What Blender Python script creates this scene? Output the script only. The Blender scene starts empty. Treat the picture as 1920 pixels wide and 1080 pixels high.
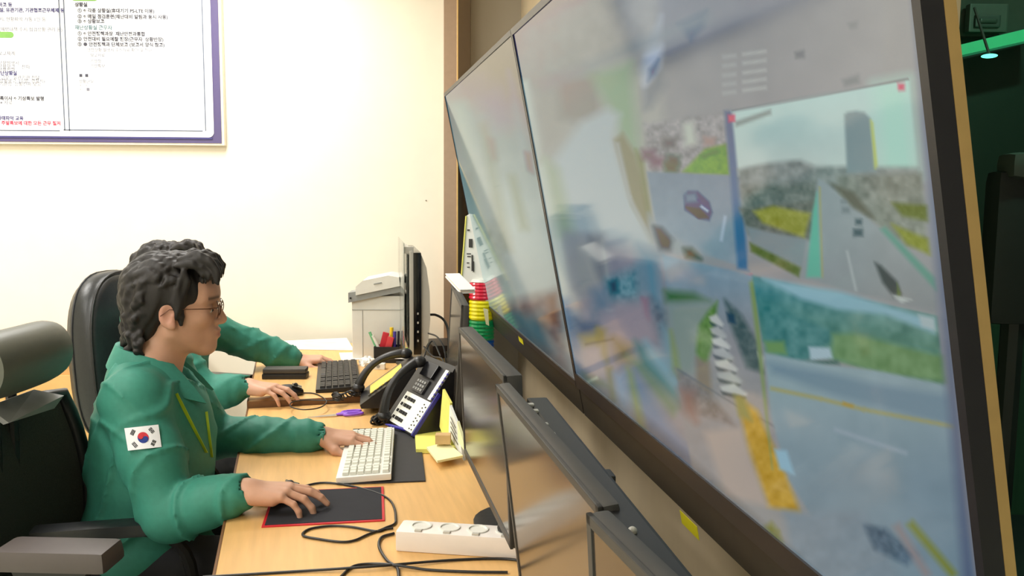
import bpy, bmesh, math, random
import numpy as np
from mathutils import Vector, Matrix
C = bpy.context.scene.collection
random.seed(7)
rng = np.random.default_rng(7)

# ---------------------------------------------------------------- camera
CAM_H = 1.42
FPX = 1584.0
PITCH = math.radians(6.0)
ROLL = math.radians(0.46)
_f = Vector((0, math.cos(PITCH), -math.sin(PITCH)))
_r0 = Vector((1, 0, 0)); _u0 = Vector((0, math.sin(PITCH), math.cos(PITCH)))
_R = _r0*math.cos(ROLL)+_u0*math.sin(ROLL)
_U = _u0*math.cos(ROLL)-_r0*math.sin(ROLL)
CAM = Vector((0, 0, CAM_H))
cam_data = bpy.data.cameras.new('camera')
cam = bpy.data.objects.new('camera', cam_data); C.objects.link(cam)
cam_data.sensor_width = 36.0; cam_data.lens = FPX/1920*36.0; cam_data.clip_start = 0.02
M = Matrix((( _R.x, _U.x, -_f.x, CAM.x), (_R.y, _U.y, -_f.y, CAM.y), (_R.z, _U.z, -_f.z, CAM.z), (0, 0, 0, 1)))
cam.matrix_world = M
bpy.context.scene.camera = cam

# ---------------------------------------------------------------- exposure, world, room lights
sc = bpy.context.scene
vs = sc.view_settings
sc.display_settings.display_device = 'sRGB'
vs.view_transform = 'Standard'; vs.look = 'None'; vs.exposure = 0.15; vs.gamma = 1.0
vs.use_curve_mapping = False
W = bpy.data.worlds.new('world'); sc.world = W; W.use_nodes = True
W.node_tree.nodes['Background'].inputs[0].default_value = (0.75, 0.85, 1, 1)
W.node_tree.nodes['Background'].inputs[1].default_value = 0.3
def area(name, loc, sx, sy, power, col=(1, .975, .935), rot=(0, 0, 0)):
    d = bpy.data.lights.new(name, 'AREA'); d.shape = 'RECTANGLE'; d.size = sx; d.size_y = sy
    d.energy = power; d.color = col
    o = bpy.data.objects.new(name, d); C.objects.link(o); o.location = loc; o.rotation_euler = rot
    return o
CEIL = 2.7
area('ceiling_or_fill_light', (-1.3, 3.15, CEIL-.04), .55, 1.15, 33)
area('ceiling_or_fill_light', (-1.6, 1.0, CEIL-.04), .55, 1.15, 28)
area('ceiling_or_fill_light', (-3.1, 3.0, CEIL-.04), .55, 1.15, 36)
area('ceiling_or_fill_light', (-3.3, 1.0, CEIL-.04), .55, 1.15, 28)
area('ceiling_or_fill_light', (-1.6, -1.4, CEIL-.04), .55, 1.15, 36)
area('ceiling_or_fill_light', (-3.3, -1.4, CEIL-.04), .55, 1.15, 36)
area('ceiling_or_fill_light', (1.7, 1.9, 2.5), .1, .1, 9.0, (.4, 1, .65))  # unseen green fill added to brighten the side room

# ---------------------------------------------------------------- pixel -> world
def ray(px, py):
    return (_R*((px-960)/FPX) - _U*((py-540)/FPX) + _f)
def at(px, py, Y):
    d = ray(px, py); return CAM + d*(Y/d.y)
def atz(px, py, Z):
    d = ray(px, py); return CAM + d*((Z-CAM_H)/d.z)
def atp(px, py, P, N):
    d = ray(px, py); return CAM + d*((P-CAM).dot(N)/d.dot(N))

# ---------------------------------------------------------------- materials
def lin(c):
    def f(v):
        v /= 255.0
        return v/12.92 if v <= .04045 else ((v+.055)/1.055)**2.4
    return tuple(f(v) for v in c)
MATS = {}
def mat(name, col, rough=.5, metal=0, var=.06, scale=40, bump=0, emis=0, spec=.5, coat=0, trans=0, alpha=1, noise_stretch=None, sss=0):
    """colour in sRGB 0-255; a light procedural noise varies colour and relief"""
    if name in MATS: return MATS[name]
    m = bpy.data.materials.new(name); m.use_nodes = True
    nt = m.node_tree; b = nt.nodes['Principled BSDF']
    c = lin(col)
    tc = nt.nodes.new('ShaderNodeTexCoord'); mp = nt.nodes.new('ShaderNodeMapping')
    nt.links.new(tc.outputs['Object'], mp.inputs[0])
    if noise_stretch: mp.inputs['Scale'].default_value = noise_stretch
    nz = nt.nodes.new('ShaderNodeTexNoise'); nz.inputs['Scale'].default_value = scale; nz.inputs['Detail'].default_value = 4
    nt.links.new(mp.outputs[0], nz.inputs['Vector'])
    cr = nt.nodes.new('ShaderNodeValToRGB')
    cr.color_ramp.elements[0].position = .3; cr.color_ramp.elements[1].position = .7
    cr.color_ramp.elements[0].color = tuple(v*(1-var) for v in c)+(1,)
    cr.color_ramp.elements[1].color = tuple(min(1, v*(1+var)) for v in c)+(1,)
    nt.links.new(nz.outputs['Fac'], cr.inputs[0]); nt.links.new(cr.outputs[0], b.inputs['Base Color'])
    b.inputs['Roughness'].default_value = rough; b.inputs['Metallic'].default_value = metal
    b.inputs['Specular IOR Level'].default_value = spec
    b.inputs['Coat Weight'].default_value = coat
    if trans: b.inputs['Transmission Weight'].default_value = trans
    if alpha < 1: b.inputs['Alpha'].default_value = alpha
    if sss:
        b.inputs['Subsurface Weight'].default_value = sss; b.inputs['Subsurface Scale'].default_value = .01
        b.inputs['Subsurface Radius'].default_value = (1, .35, .2)
    if emis:
        b.inputs['Emission Color'].default_value = c+(1,); b.inputs['Emission Strength'].default_value = emis
    if bump:
        bp = nt.nodes.new('ShaderNodeBump'); bp.inputs['Strength'].default_value = bump; bp.inputs['Distance'].default_value = .002
        nt.links.new(nz.outputs['Fac'], bp.inputs['Height']); nt.links.new(bp.outputs[0], b.inputs['Normal'])
    MATS[name] = m; return m

# ---------------------------------------------------------------- object helpers
def tag(o, label=None, cat=None, group=None, kind=None):
    if label: o['label'] = label
    if cat: o['category'] = cat
    if group: o['group'] = group
    if kind: o['kind'] = kind
    return o
def frame(loc, x, z=Vector((0, 0, 1))):
    x = Vector(x).normalized(); z = Vector(z); y = z.cross(x).normalized(); z = x.cross(y)
    return Matrix(((x.x, y.x, z.x, loc[0]), (x.y, y.y, z.y, loc[1]), (x.z, y.z, z.z, loc[2]), (0, 0, 0, 1)))
def thing(name, label, cat, loc=(0, 0, 0), rz=0, group=None, mw=None):
    o = bpy.data.objects.new(name, None); C.objects.link(o); o.empty_display_size = .05
    o.matrix_world = mw if mw is not None else Matrix.Translation(Vector(loc)) @ Matrix.Rotation(rz, 4, 'Z')
    return tag(o, label, cat, group)
WORLD = {}
def wm(o):
    m = o.matrix_basis.copy()
    while o.parent: o = o.parent; m = o.matrix_basis @ m
    return m
class MB:
    """collects shapes; build() links them as one mesh object"""
    def __init__(s): s.v = []; s.f = []; s.mi = []; s.cur = 0; s.M = None
    def add(s, vs_, fs):
        n = len(s.v)
        s.v += [tuple(s.M @ Vector(v)) if s.M is not None else tuple(v) for v in vs_]
        s.f += [tuple(i+n for i in f) for f in fs]; s.mi += [s.cur]*len(fs); return s
    def box(s, c, d, bev=0, rot=None, taper=None):
        x, y, z = d[0]/2, d[1]/2, d[2]/2
        bm = bmesh.new(); bmesh.ops.create_cube(bm, size=1)
        for v in bm.verts:
            v.co = Vector((v.co.x*d[0], v.co.y*d[1], v.co.z*d[2]))
            if taper and v.co.z > 0: v.co.x *= taper[0]; v.co.y *= taper[1]
        if bev: bmesh.ops.bevel(bm, geom=bm.edges[:], offset=bev, segments=2, profile=.7, affect='EDGES')
        m = Matrix.Translation(Vector(c)) @ (rot.to_4x4() if rot is not None else Matrix())
        bm.verts.index_update()
        s.add([m @ v.co for v in bm.verts], [[v.index for v in f.verts] for f in bm.faces]); bm.free(); return s
    def tube(s, pts, r, n=8, cap=True):
        pts = [Vector(p) for p in pts]; rs = r if hasattr(r, '__len__') else [r]*len(pts)
        vs_ = []; up = Vector((0, 0, 1)); prev = None
        for i, p in enumerate(pts):
            t = (pts[min(i+1, len(pts)-1)]-pts[max(i-1, 0)]).normalized()
            if prev is None:
                a = t.cross(up) if abs(t.dot(up)) < .95 else t.cross(Vector((1, 0, 0)))
            else: a = prev - t*prev.dot(t)
            a.normalize(); prev = a; b = t.cross(a)
            for k in range(n):
                q = 2*math.pi*k/n; vs_.append(p+(a*math.cos(q)+b*math.sin(q))*rs[i])
        fs = [(i*n+k, i*n+(k+1) % n, (i+1)*n+(k+1) % n, (i+1)*n+k) for i in range(len(pts)-1) for k in range(n)]
        if cap: fs += [tuple(reversed(range(n))), tuple(range((len(pts)-1)*n, len(pts)*n))]
        return s.add(vs_, fs)
    def lathe(s, prof, n=24, c=(0, 0, 0), axis='z'):
        vs_ = []; c = Vector(c)
        for r, z in prof:
            for k in range(n):
                q = 2*math.pi*k/n; v = Vector((r*math.cos(q), r*math.sin(q), z))
                if axis == 'y': v = Vector((v.x, v.z, v.y))
                if axis == 'x': v = Vector((v.z, v.x, v.y))
                vs_.append(c+v)
        m = len(prof)
        fs = [(i*n+k, i*n+(k+1) % n, (i+1)*n+(k+1) % n, (i+1)*n+k) for i in range(m-1) for k in range(n)]
        fs += [tuple(reversed(range(n))), tuple(range((m-1)*n, m*n))]
        return s.add(vs_, fs)
    def prism(s, poly, vec, ):
        n = len(poly); vec = Vector(vec); P = [Vector(p) for p in poly]
        return s.add(P+[p+vec for p in P], [tuple(reversed(range(n))), tuple(range(n, 2*n))]+[(i, (i+1) % n, n+(i+1) % n, n+i) for i in range(n)])
    def quad(s, a, b, c, d): return s.add([a, b, c, d], [(0, 1, 2, 3)])
    def sphere(s, c, r, seg=16, rings=10, sc_=(1, 1, 1)):
        prof = [(max(1e-4, r*math.sin(math.pi*i/rings)), -r*math.cos(math.pi*i/rings)) for i in range(rings+1)]
        n0 = len(s.v); M0 = s.M
        s.M = (M0 if M0 is not None else Matrix()) @ Matrix.Translation(Vector(c)) @ Matrix.Diagonal((*sc_, 1))
        s.lathe(prof, seg); s.M = M0; return s
    def build(s, name, mats, parent=None, world=False, smooth=False, label=None, kind=None, autosmooth=True):
        vv = s.v
        if world and parent is not None:
            inv = wm(parent).inverted(); vv = [tuple(inv @ Vector(v)) for v in vv]
        me = bpy.data.meshes.new(name); me.from_pydata(vv, [], s.f)
        mats = mats if isinstance(mats, (list, tuple)) else [mats]
        for m in mats: me.materials.append(m)
        me.polygons.foreach_set('material_index', s.mi)
        bm = bmesh.new(); bm.from_mesh(me); bmesh.ops.recalc_face_normals(bm, faces=bm.faces[:])
        if smooth:
            for f in bm.faces: f.smooth = True
            if autosmooth:
                for e in bm.edges:
                    if len(e.link_faces) == 2 and e.calc_face_angle(0) > math.radians(38): e.smooth = False
        bm.to_mesh(me); bm.free(); me.update()
        o = bpy.data.objects.new(name, me); C.objects.link(o)
        if parent is not None: o.parent = parent
        if label: o['label'] = label
        if kind: o['kind'] = kind
        return o
def bez(pts, n=12):
    """Catmull-Rom through points"""
    P = [Vector(p) for p in pts]; P = [P[0]*2-P[1]]+P+[P[-1]*2-P[-2]]; out = []
    for i in range(1, len(P)-2):
        for k in range(n):
            t = k/n; a, b, c, d = P[i-1], P[i], P[i+1], P[i+2]
            out.append(.5*((2*b)+(c-a)*t+(2*a-5*b+4*c-d)*t*t+(3*b-a-3*c+d)*t**3))
    out.append(P[-2]); return out
def struct(name, mb, m, parent=None, **k):
    o = mb.build(name, m, parent, **k); o['kind'] = 'structure'; return o
def copy_tree(o, parent=None):
    c = o.copy(); C.objects.link(c); c.parent = parent
    for ch in [x for x in C.objects if x.parent is o]: copy_tree(ch, c)
    return c
def text(body, name, size, m, parent, M4, ext=.0003, align='LEFT', world=True, bold=0):
    cu = bpy.data.curves.new(name, 'FONT'); cu.body = body; cu.size = size; cu.extrude = ext; cu.align_x = align
    cu.offset = bold; cu.resolution_u = 2
    cu.materials.append(m)
    o = bpy.data.objects.new(name, cu); C.objects.link(o)
    if parent is not None:
        o.parent = parent
        o.matrix_basis = wm(parent).inverted() @ M4 if world else M4
    else: o.matrix_basis = M4
    me = bpy.data.meshes.new_from_object(o.evaluated_get(bpy.context.evaluated_depsgraph_get()))
    q = bpy.data.objects.new(name, me); C.objects.link(q); q.parent = o.parent; q.matrix_basis = o.matrix_basis.copy()
    bpy.data.objects.remove(o); q.name = name; q['kind'] = 'stuff'
    return q

# ---------------------------------------------------------------- palette
m_wall = mat('cream_wall_paint', (248, 240, 222), .6, var=.015, scale=8, bump=.05)
m_ceil = mat('white_ceiling_board', (235, 232, 225), .8, var=.02)
m_floor = mat('grey_green_floor_tile', (196, 200, 182), .35, var=.05, scale=6)
m_side = mat('beige_wall_laminate', (226, 206, 172), .38, var=.04, scale=12, noise_stretch=(1, 1, .2))
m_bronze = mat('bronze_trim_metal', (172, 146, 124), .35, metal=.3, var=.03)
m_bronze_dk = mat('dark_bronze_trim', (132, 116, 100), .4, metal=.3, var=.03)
m_gold = mat('gold_trim_edge', (222, 184, 120), .3, metal=.4, var=.04)
m_greydoor = mat('grey_beige_panel', (178, 168, 152), .35, var=.02, scale=3)
m_black = mat('black_plastic', (26, 25, 26), .42, var=.12, scale=120)
m_blackgloss = mat('black_gloss_plastic', (16, 16, 19), .14, var=.05)
m_dkgrey = mat('dark_grey_plastic', (62, 60, 58), .5, var=.06)
m_grey = mat('grey_plastic', (140, 140, 138), .5, var=.04)
m_white = mat('white_plastic', (232, 230, 222), .4, var=.02)
m_silver = mat('silver_plastic', (196, 192, 184), .35, var=.02, metal=.1)
m_wood = mat('honey_wood_laminate', (226, 178, 112), .42, var=.07, scale=5, noise_stretch=(1.2, 14, 3))
m_wood_edge = mat('dark_wood_edge', (120, 82, 50), .5, var=.08)
m_paper = mat('white_paper', (244, 243, 236), .8, var=.01)
m_ypaper = mat('pale_yellow_paper', (238, 232, 120), .8, var=.03)
# ================================================================ room
YB = 4.12                                        # back wall distance
XS = .62                                         # where the side wall meets the back
DH = Vector((-308, 0, 1584)); DH = Vector((-.1909, .9816, 0)).normalized()   # run of the display wall, away from the camera
NH = Vector((-DH.y, DH.x, 0))                    # towards the people (left)
YAW = math.atan2(-DH.x, DH.y)                    # 11 degrees

def cam2w(v): return _R*v[0] - _U*v[1] + _f*v[2]
# display plane, from the two runs of its edges
Dv = cam2w((-308, -192, 1584)).normalized()      # away from the camera along the display
Uv = cam2w((1940, 9960, 1584)); Uv = (Uv-Dv*Uv.dot(Dv)).normalized()   # down the glass
Nv = Uv.cross(Dv).normalized()
if Nv.x > 0: Nv = -Nv                            # out of the glass, to the room
T1 = .0025
P_far = CAM + cam2w((-126, -360, 1584))*T1       # far top corner
PW = 1.660; PH = 1.0
def disp(s, u, n=0): return P_far - Dv*s + Uv*u + Nv*n
def to_disp(px, py):
    q = atp(px, py, P_far, Nv)-P_far
    return -q.dot(Dv), q.dot(Uv)
PHt = to_disp(909, 569)[1]

# floor, ceiling, walls
mb = MB(); mb.box((-1.2, 1.5, -.05), (9, 9, .1)); fl = struct('floor', mb, m_floor)
mb = MB(); mb.box((-1.2, 1.5, CEIL+.05), (9, 9, .1)); struct('ceiling', mb, m_ceil)
xt0 = at(834, 300, YB).x
mb = MB(); mb.box(((xt0-5.2)/2, YB+.05, CEIL/2), (xt0+5.2, .1, CEIL)); struct('wall_back', mb, m_wall)
mb = MB(); mb.box((-5.25, 1, CEIL/2), (.1, 7, CEIL)); struct('wall_left', mb, m_wall)
mb = MB(); mb.box((-1.2, -2.6, CEIL/2), (9, .1, CEIL)); struct('wall_near', mb, m_wall)
# bronze pilaster ending the cream wall: two faces, arris highlight built as a strip
xa = at(858, 300, YB-.06).x; xb = at(880, 300, YB).x
t = MB(); t.box(((xt0+xa)/2, YB-.02, CEIL/2), (xa-xt0, .1, CEIL), .002); tr = struct('trim_1', t, m_bronze)
t = MB(); t.box((xa, YB-.072, CEIL/2), (.007, .008, CEIL), .002); struct('edge_highlight', t, m_gold, tr)
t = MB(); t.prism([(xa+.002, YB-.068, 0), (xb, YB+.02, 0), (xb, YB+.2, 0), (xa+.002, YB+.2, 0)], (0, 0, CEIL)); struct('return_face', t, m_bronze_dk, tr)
# grey panel between the pilaster and the side wall
mb = MB(); mb.box((xb+.6, YB+.15, CEIL/2), (1.2, .06, CEIL)); struct('wall_recess', mb, m_greydoor)
# side wall carrying the display, parallel to it
WO = .16
bot = disp(PW, PHt+.12)                          # foot of the display, mid length
Pw = Vector((bot.x, bot.y, 0)) - NH*WO
def wallp(d, z, n=0): q = Pw + DH*d + NH*n; return Vector((q.x, q.y, z))
d0 = -1.15                             # near end of the wall, level with the display end
d1 = 2.2
mb = MB()
a, b = wallp(d0, 0), wallp(d1, 0)
mb.prism([a, b, b-NH*.12, a-NH*.12], (0, 0, CEIL)); struct('wall_right', mb, m_side)

# side room seen past the display end; its green dimness is put into the colours
m_dg = mat('dark_green_wall', (16, 40, 30), .5, var=.1, scale=3)
m_dc = mat('dim_grey_ceiling', (62, 70, 62), .7, var=.05)
m_gl = mat('green_lit_beam', (60, 190, 130), .4, var=.03, emis=.22)  # beam's own glow stands in for green light falling on it
YS = 3.0
mb = MB(); mb.box((2.3, YS+.05, CEIL/2), (3.0, .1, CEIL)); struct('wall_far_right', mb, m_dg)
mb = MB(); mb.box((3.3, 1.0, CEIL/2), (.1, 6, CEIL)); struct('wall_outer', mb, m_dg)
pa, pb = at(1822, 78, YS-.05), at(1930, 55, YS-.05)
mb = MB(); mb.box((2.3, YS-.02, (pa.z+CEIL)/2+.02), (3.0, .04, CEIL-pa.z)); struct('ceiling_bulkhead', mb, m_dc)
# ================================================================ video wall panels
m_bezel = mat('display_bezel', (44, 42, 46), .35, var=.05)
m_bezel_lo = mat('display_lower_housing', (56, 52, 45), .45, var=.08, scale=20)
m_yellow = mat('yellow_sticker', (240, 232, 30), .6, var=.02)
def glass_mat(name):
    m = bpy.data.materials.new(name); m.use_nodes = True; nt = m.node_tree; b = nt.nodes['Principled BSDF']
    b.inputs['Base Color'].default_value = (.012, .012, .014, 1); b.inputs['Roughness'].default_value = GLASS_R
    b.inputs['Specular IOR Level'].default_value = GLASS_S
    at_ = nt.nodes.new('ShaderNodeAttribute'); at_.attribute_name = 'picture'
    nt.links.new(at_.outputs['Color'], b.inputs['Emission Color']); b.inputs['Emission Strength'].default_value = SCREEN_E
    return m
GLASS_R = .09; GLASS_S = .35; SCREEN_E = 1.0
def screen_mesh(name, s0, s1, u0, u1, nx, ny, img, parent):
    """glass of one panel as a fine grid whose vertices carry the picture the panel shows"""
    S, Ug = np.meshgrid(np.linspace(s0, s1, nx), np.linspace(u0, u1, ny))
    inv = wm(parent).inverted()
    o0 = inv @ disp(0, 0); ex = (inv.to_3x3() @ Dv)*-1; ey = inv.to_3x3() @ Uv
    co = np.array(o0)[None, :] + S.reshape(-1, 1)*np.array(ex)[None, :] + Ug.reshape(-1, 1)*np.array(ey)[None, :]
    idx = np.arange(nx*ny).reshape(ny, nx)
    q = np.stack([idx[:-1, :-1], idx[1:, :-1], idx[1:, 1:], idx[:-1, 1:]], -1).reshape(-1, 4)
    me = bpy.data.meshes.new(name)
    me.vertices.add(len(co)); me.vertices.foreach_set('co', co.astype(np.float32).ravel())
    me.loops.add(q.size); me.loops.foreach_set('vertex_index', q.ravel().astype(np.int32))
    me.polygons.add(len(q)); me.polygons.foreach_set('loop_start', np.arange(0, q.size, 4, dtype=np.int32))
    me.update(calc_edges=True); me.validate()
    a = me.color_attributes.new('picture', 'FLOAT_COLOR', 'POINT')
    col = np.ones((nx*ny, 4), np.float32); col[:, :3] = img.reshape(-1, 3)
    a.data.foreach_set('color', col.ravel())
    me.materials.append(glass_mat(name+'_glow'))
    o = bpy.data.objects.new(name, me); C.objects.link(o); o.parent = parent
    if me.polygons[0].normal.dot(inv.to_3x3() @ Nv) < 0: me.flip_normals()
    return o
def dbox(mb, s0, s1, u0, u1, n0, n1):
    P = [disp(s, u, n) for n in (n0, n1) for s, u in ((s0, u0), (s1, u0), (s1, u1), (s0, u1))]
    mb.add(P, [(0, 1, 2, 3), (4, 5, 6, 7), (0, 1, 5, 4), (1, 2, 6, 5), (2, 3, 7, 6), (3, 0, 4, 7)])
    return mb
def panel(k, s0, s1, label, bw, lowh):
    th = thing('video_display', label, 'screen', mw=frame(disp(s0, PHt), -Dv, -Uv), group=None)
    h = PHt
    m_ = MB(); dbox(m_, s0+.002, s1-.002, .002, h-.002, -.019, -.003); m_.build('back_housing', m_dkgrey, th, True)
    m_ = MB()
    dbox(m_, s0, s1, -.012, bw*.4, -.020, .003); dbox(m_, s0, s1, h-(.006 if k == 0 else .032), h+.012, -.020, .004)
    dbox(m_, s0, s0+bw, bw*.4, h-bw, -.020, .003); dbox(m_, s1-bw, s1, bw*.4, h-bw, -.020, .003)
    m_.build('bezel', m_bezel, th, True)
    m_ = MB(); dbox(m_, s0+.004, s1-.004, h+.014, h+lowh, -.07, -.004); m_.build('lower_housing', m_bezel_lo, th, True)
    return th
NX1, NY1 = 260, 150
NX2, NY2 = 640, 400
S_END = 3.333
# broad level of the room's sheen on the glass (linear in the panel), which the pictures are dimmed by
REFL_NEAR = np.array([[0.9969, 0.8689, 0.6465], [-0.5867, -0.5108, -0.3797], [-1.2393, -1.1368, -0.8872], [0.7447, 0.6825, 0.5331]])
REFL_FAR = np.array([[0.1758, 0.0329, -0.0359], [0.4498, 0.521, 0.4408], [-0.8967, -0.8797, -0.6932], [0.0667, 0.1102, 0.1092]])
def panel_uv(s0, s1, nx, ny):
    S, Ug = np.meshgrid(np.linspace(s0, s1, nx), np.linspace(.002, PHt-(.006 if s0 < .1 else .032), ny))
    return S, Ug
def disp_to_px(S, Ug):
    o = np.array(P_far-CAM); e1 = -np.array(Dv); e2 = np.array(Uv)
    p = o + S[..., None]*e1 + Ug[..., None]*e2
    x = p @ np.array(_R); y = -(p @ np.array(_U)); z = p @ np.array(_f)
    z = np.maximum(z, .05)
    return 960+FPX*x/z, 540+FPX*y/z
# ---------------------------------------------------------------- what the panels show: road camera mosaic and painted-in room reflections, in flat colours
def _l(c):
    c = np.array(c, float)/255.0
    return np.where(c <= .04045, c/12.92, ((c+.055)/1.055)**2.4)
def vnoise(x, y, seed=0):
    r = np.random.default_rng(seed).random((64, 64))
    xi = np.floor(x).astype(int); yi = np.floor(y).astype(int); fx = x-xi; fy = y-yi
    fx = fx*fx*(3-2*fx); fy = fy*fy*(3-2*fy)
    g = lambda i, j: r[(yi+j) % 64, (xi+i) % 64]
    return (g(0, 0)*(1-fx)+g(1, 0)*fx)*(1-fy)+(g(0, 1)*(1-fx)+g(1, 1)*fx)*fy-.5
class Painter:
    def __init__(s, X, Y, base): s.X, s.Y = X, Y; s.c = np.zeros(X.shape+(3,)); s.c[:] = base
    def mask(s, poly, f):
        X, Y = s.X, s.Y; p = np.array(poly, float)
        ins = np.zeros(X.shape, bool); d = np.full(X.shape, 1e9)
        for (x0, y0), (x1, y1) in zip(p, np.roll(p, -1, 0)):
            c = ((y0 > Y) != (y1 > Y)); ins ^= c & (X < (x1-x0)*(Y-y0)/(y1-y0+1e-9)+x0)
            ex, ey = x1-x0, y1-y0; t = np.clip(((X-x0)*ex+(Y-y0)*ey)/(ex*ex+ey*ey+1e-9), 0, 1)
            d = np.minimum(d, np.hypot(X-x0-t*ex, Y-y0-t*ey))
        sd = np.where(ins, d, -d); return np.clip(sd/f+.5, 0, 1)
    def P(s, poly, col, f=3, a=1, nz=0, ns=12, seed=1, sy=1):
        xs = sum(q[0] for q in poly)/len(poly); ys = sum(q[1] for q in poly)/len(poly)
        f = f*(3.2 if xs < 1300 and ys > 430 else 2.6 if xs < 1300 else 1.5)
        m = s.mask(poly, f)*a; col = np.array(col, float)
        col = np.broadcast_to(col, s.c.shape)
        if nz: col = col+nz*2*(vnoise(s.X/ns, s.Y/(ns*sy), seed)+.5*vnoise(s.X/ns*2.1, s.Y/ns*2.1/sy, seed+1))[..., None]
        s.c = s.c*(1-m[..., None])+col*m[..., None]; return s
    def G(s, poly, c0, c1, y0, y1, f=3, a=1, horiz=False, nz=0, ns=12):
        t = np.clip(((s.X if horiz else s.Y)-y0)/(y1-y0), 0, 1)[..., None]
        return s.P(poly, np.array(c0)*(1-t)+np.array(c1)*t, f, a, nz, ns)
    def L(s, pts, w, col, f=2, a=1):
        for (x0, y0), (x1, y1) in zip(pts[:-1], pts[1:]):
            L_ = math.hypot(x1-x0, y1-y0)+1e-6; nx, ny = -(y1-y0)/L_*w/2, (x1-x0)/L_*w/2
            s.P([(x0+nx, y0+ny), (x1+nx, y1+ny), (x1-nx, y1-ny), (x0-nx, y0-ny)], col, f, a)
        return s
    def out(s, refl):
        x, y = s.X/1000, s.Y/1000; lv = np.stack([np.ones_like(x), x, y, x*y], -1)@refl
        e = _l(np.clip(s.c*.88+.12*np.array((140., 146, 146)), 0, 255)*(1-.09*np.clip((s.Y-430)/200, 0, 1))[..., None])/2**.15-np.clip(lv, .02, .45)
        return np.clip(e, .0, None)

def paint_near(X, Y):
    p = Painter(X, Y, (150, 152, 152)); P, G, L = p.P, p.G, p.L
    G([(900, -700), (1900, -700), (1900, 260), (900, 300)], (165, 162, 155), (150, 150, 149), 960, 1400, 4, 1, True, 3, 60)  # grey veil of room reflection, put into the picture
    # left part: pale ground, white shape, green and olive patches
    G([(950, 60), (1230, -60), (1260, 500), (1080, 720)], (170, 168, 158), (160, 164, 158), 60, 500, 10, 1, False, 4, 30)
    P([(972, 150), (992, 150), (1110, 705), (1078, 705)], (186, 192, 182), 5)
    P([(1050, 560), (1068, 560), (1108, 715), (1076, 708)], (132, 146, 162), 6)
    P([(1000, 150), (1045, 140), (1060, 260), (1015, 300)], (162, 160, 150), 12)
    P([(1045, 148), (1118, 140), (1128, 210), (1105, 232), (1050, 222)], (150, 146, 136), 10)
    P([(1106, 140), (1182, 118), (1200, 300), (1160, 250), (1140, 200)], (146, 166, 138), 12)
    P([(1090, 228), (1140, 203), (1162, 215), (1150, 262), (1178, 360), (1246, 500), (1150, 520), (1068, 470), (1040, 300)], (172, 181, 180), 9)
    P([(1022, 300), (1045, 320), (1075, 440), (1050, 440)], (158, 170, 145), 12)
    P([(1152, 262), (1168, 250), (1192, 290), (1214, 380), (1224, 452), (1185, 385)], (142, 138, 112), 5)
    P([(1192, 280), (1206, 300), (1222, 420), (1214, 400)], (120, 120, 70), 5, .7)
    L([(1158, 268), (1180, 370), (1222, 455)], 5, (165, 170, 166), 4)
    P([(1240, 30), (1200, 130), (1215, 190), (1228, 130)], (176, 182, 184), 8)
    P([(1205, 165), (1240, 130), (1248, 160), (1222, 200), (1208, 205)], (140, 142, 142), 9)
    P([(1212, 105), (1240, 85), (1236, 125), (1208, 160)], (186, 194, 204), 8)
    P([(1218, 130), (1235, 112), (1230, 140), (1215, 152)], (125, 135, 150), 5)
    # top strip: grey veil of room reflection painted in, with a list of entries
    P([(1270, 45), (1325, 20), (1320, 50), (1295, 75)], (126, 132, 138), 10)
    L([(1020, 160), (1330, 30)], 14, (150, 154, 150), 12)  # streak painted in for the wall board's mirrored frame
    for i, y in enumerate((105, 122, 140, 157, 173)):
        L([(1392, y-3), (1437, y-9)], 6, (168, 172, 168), 4); L([(1355, y+2), (1380, y-1)], 6, (164, 168, 165), 5)
    P([(1490, 98), (1508, 94), (1508, 108), (1492, 110)], (120, 122, 124), 5); P([(1580, 150), (1610, 140), (1612, 156), (1584, 162)], (126, 130, 130), 7)
    P([(1590, 44), (1608, 40), (1606, 52), (1594, 54)], (132, 134, 134), 6)
    # car camera
    P([(1208, 232), (1362, 212), (1370, 335), (1218, 330)], (152, 150, 148), 5, 1, 16, 10, 5)
    P([(1280, 232), (1300, 228), (1306, 270), (1285, 275)], (182, 188, 176), 6)
    for q, c in (((1215, 290), (122, 95, 104)), ((1232, 303), (128, 100, 108)), ((1255, 268), (112, 108, 104)), ((1262, 300), (86, 98, 84)), ((1258, 315), (84, 100, 70)), ((1330, 265), (160, 140, 132))):
        P([(q[0]-11, q[1]-9), (q[0]+12, q[1]-7), (q[0]+10, q[1]+9), (q[0]-10, q[1]+8)], c, 7)
    P([(1280, 322), (1322, 280), (1362, 270), (1369, 330), (1300, 326)], (116, 152, 66), 6, 1, 10, 9)
    P([(1312, 292), (1345, 278), (1350, 286), (1320, 298)], (92, 130, 78), 5)
    G([(1213, 322), (1368, 328), (1400, 503), (1330, 480), (1232, 438)], (128, 140, 150), (140, 156, 164), 320, 500, 4, 1, False, 3, 20)
    P([(1216, 400), (1238, 430), (1330, 478), (1236, 470), (1218, 430)], (150, 158, 162), 5)
    P([(1282, 366), (1290, 358), (1308, 358), (1330, 378), (1336, 398), (1330, 414), (1310, 410), (1284, 394)], (72, 84, 112), 4)
    P([(1284, 364), (1304, 362), (1310, 378), (1286, 380)], (118, 132, 146), 4); P([(1286, 388), (1312, 392), (1328, 408), (1310, 410)], (44, 46, 52), 4)
    L([(1314, 386), (1328, 396)], 5, (170, 184, 200), 3); L([(1308, 374), (1330, 392)], 3, (52, 64, 120), 3)
    L([(1360, 405), (1352, 452)], 5, (168, 182, 196), 4)
    P([(1226, 425), (1240, 428), (1262, 452), (1258, 470), (1238, 468)], (60, 62, 62), 5); P([(1262, 450), (1276, 456), (1276, 480), (1260, 476)], (150, 160, 158), 5)
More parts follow.
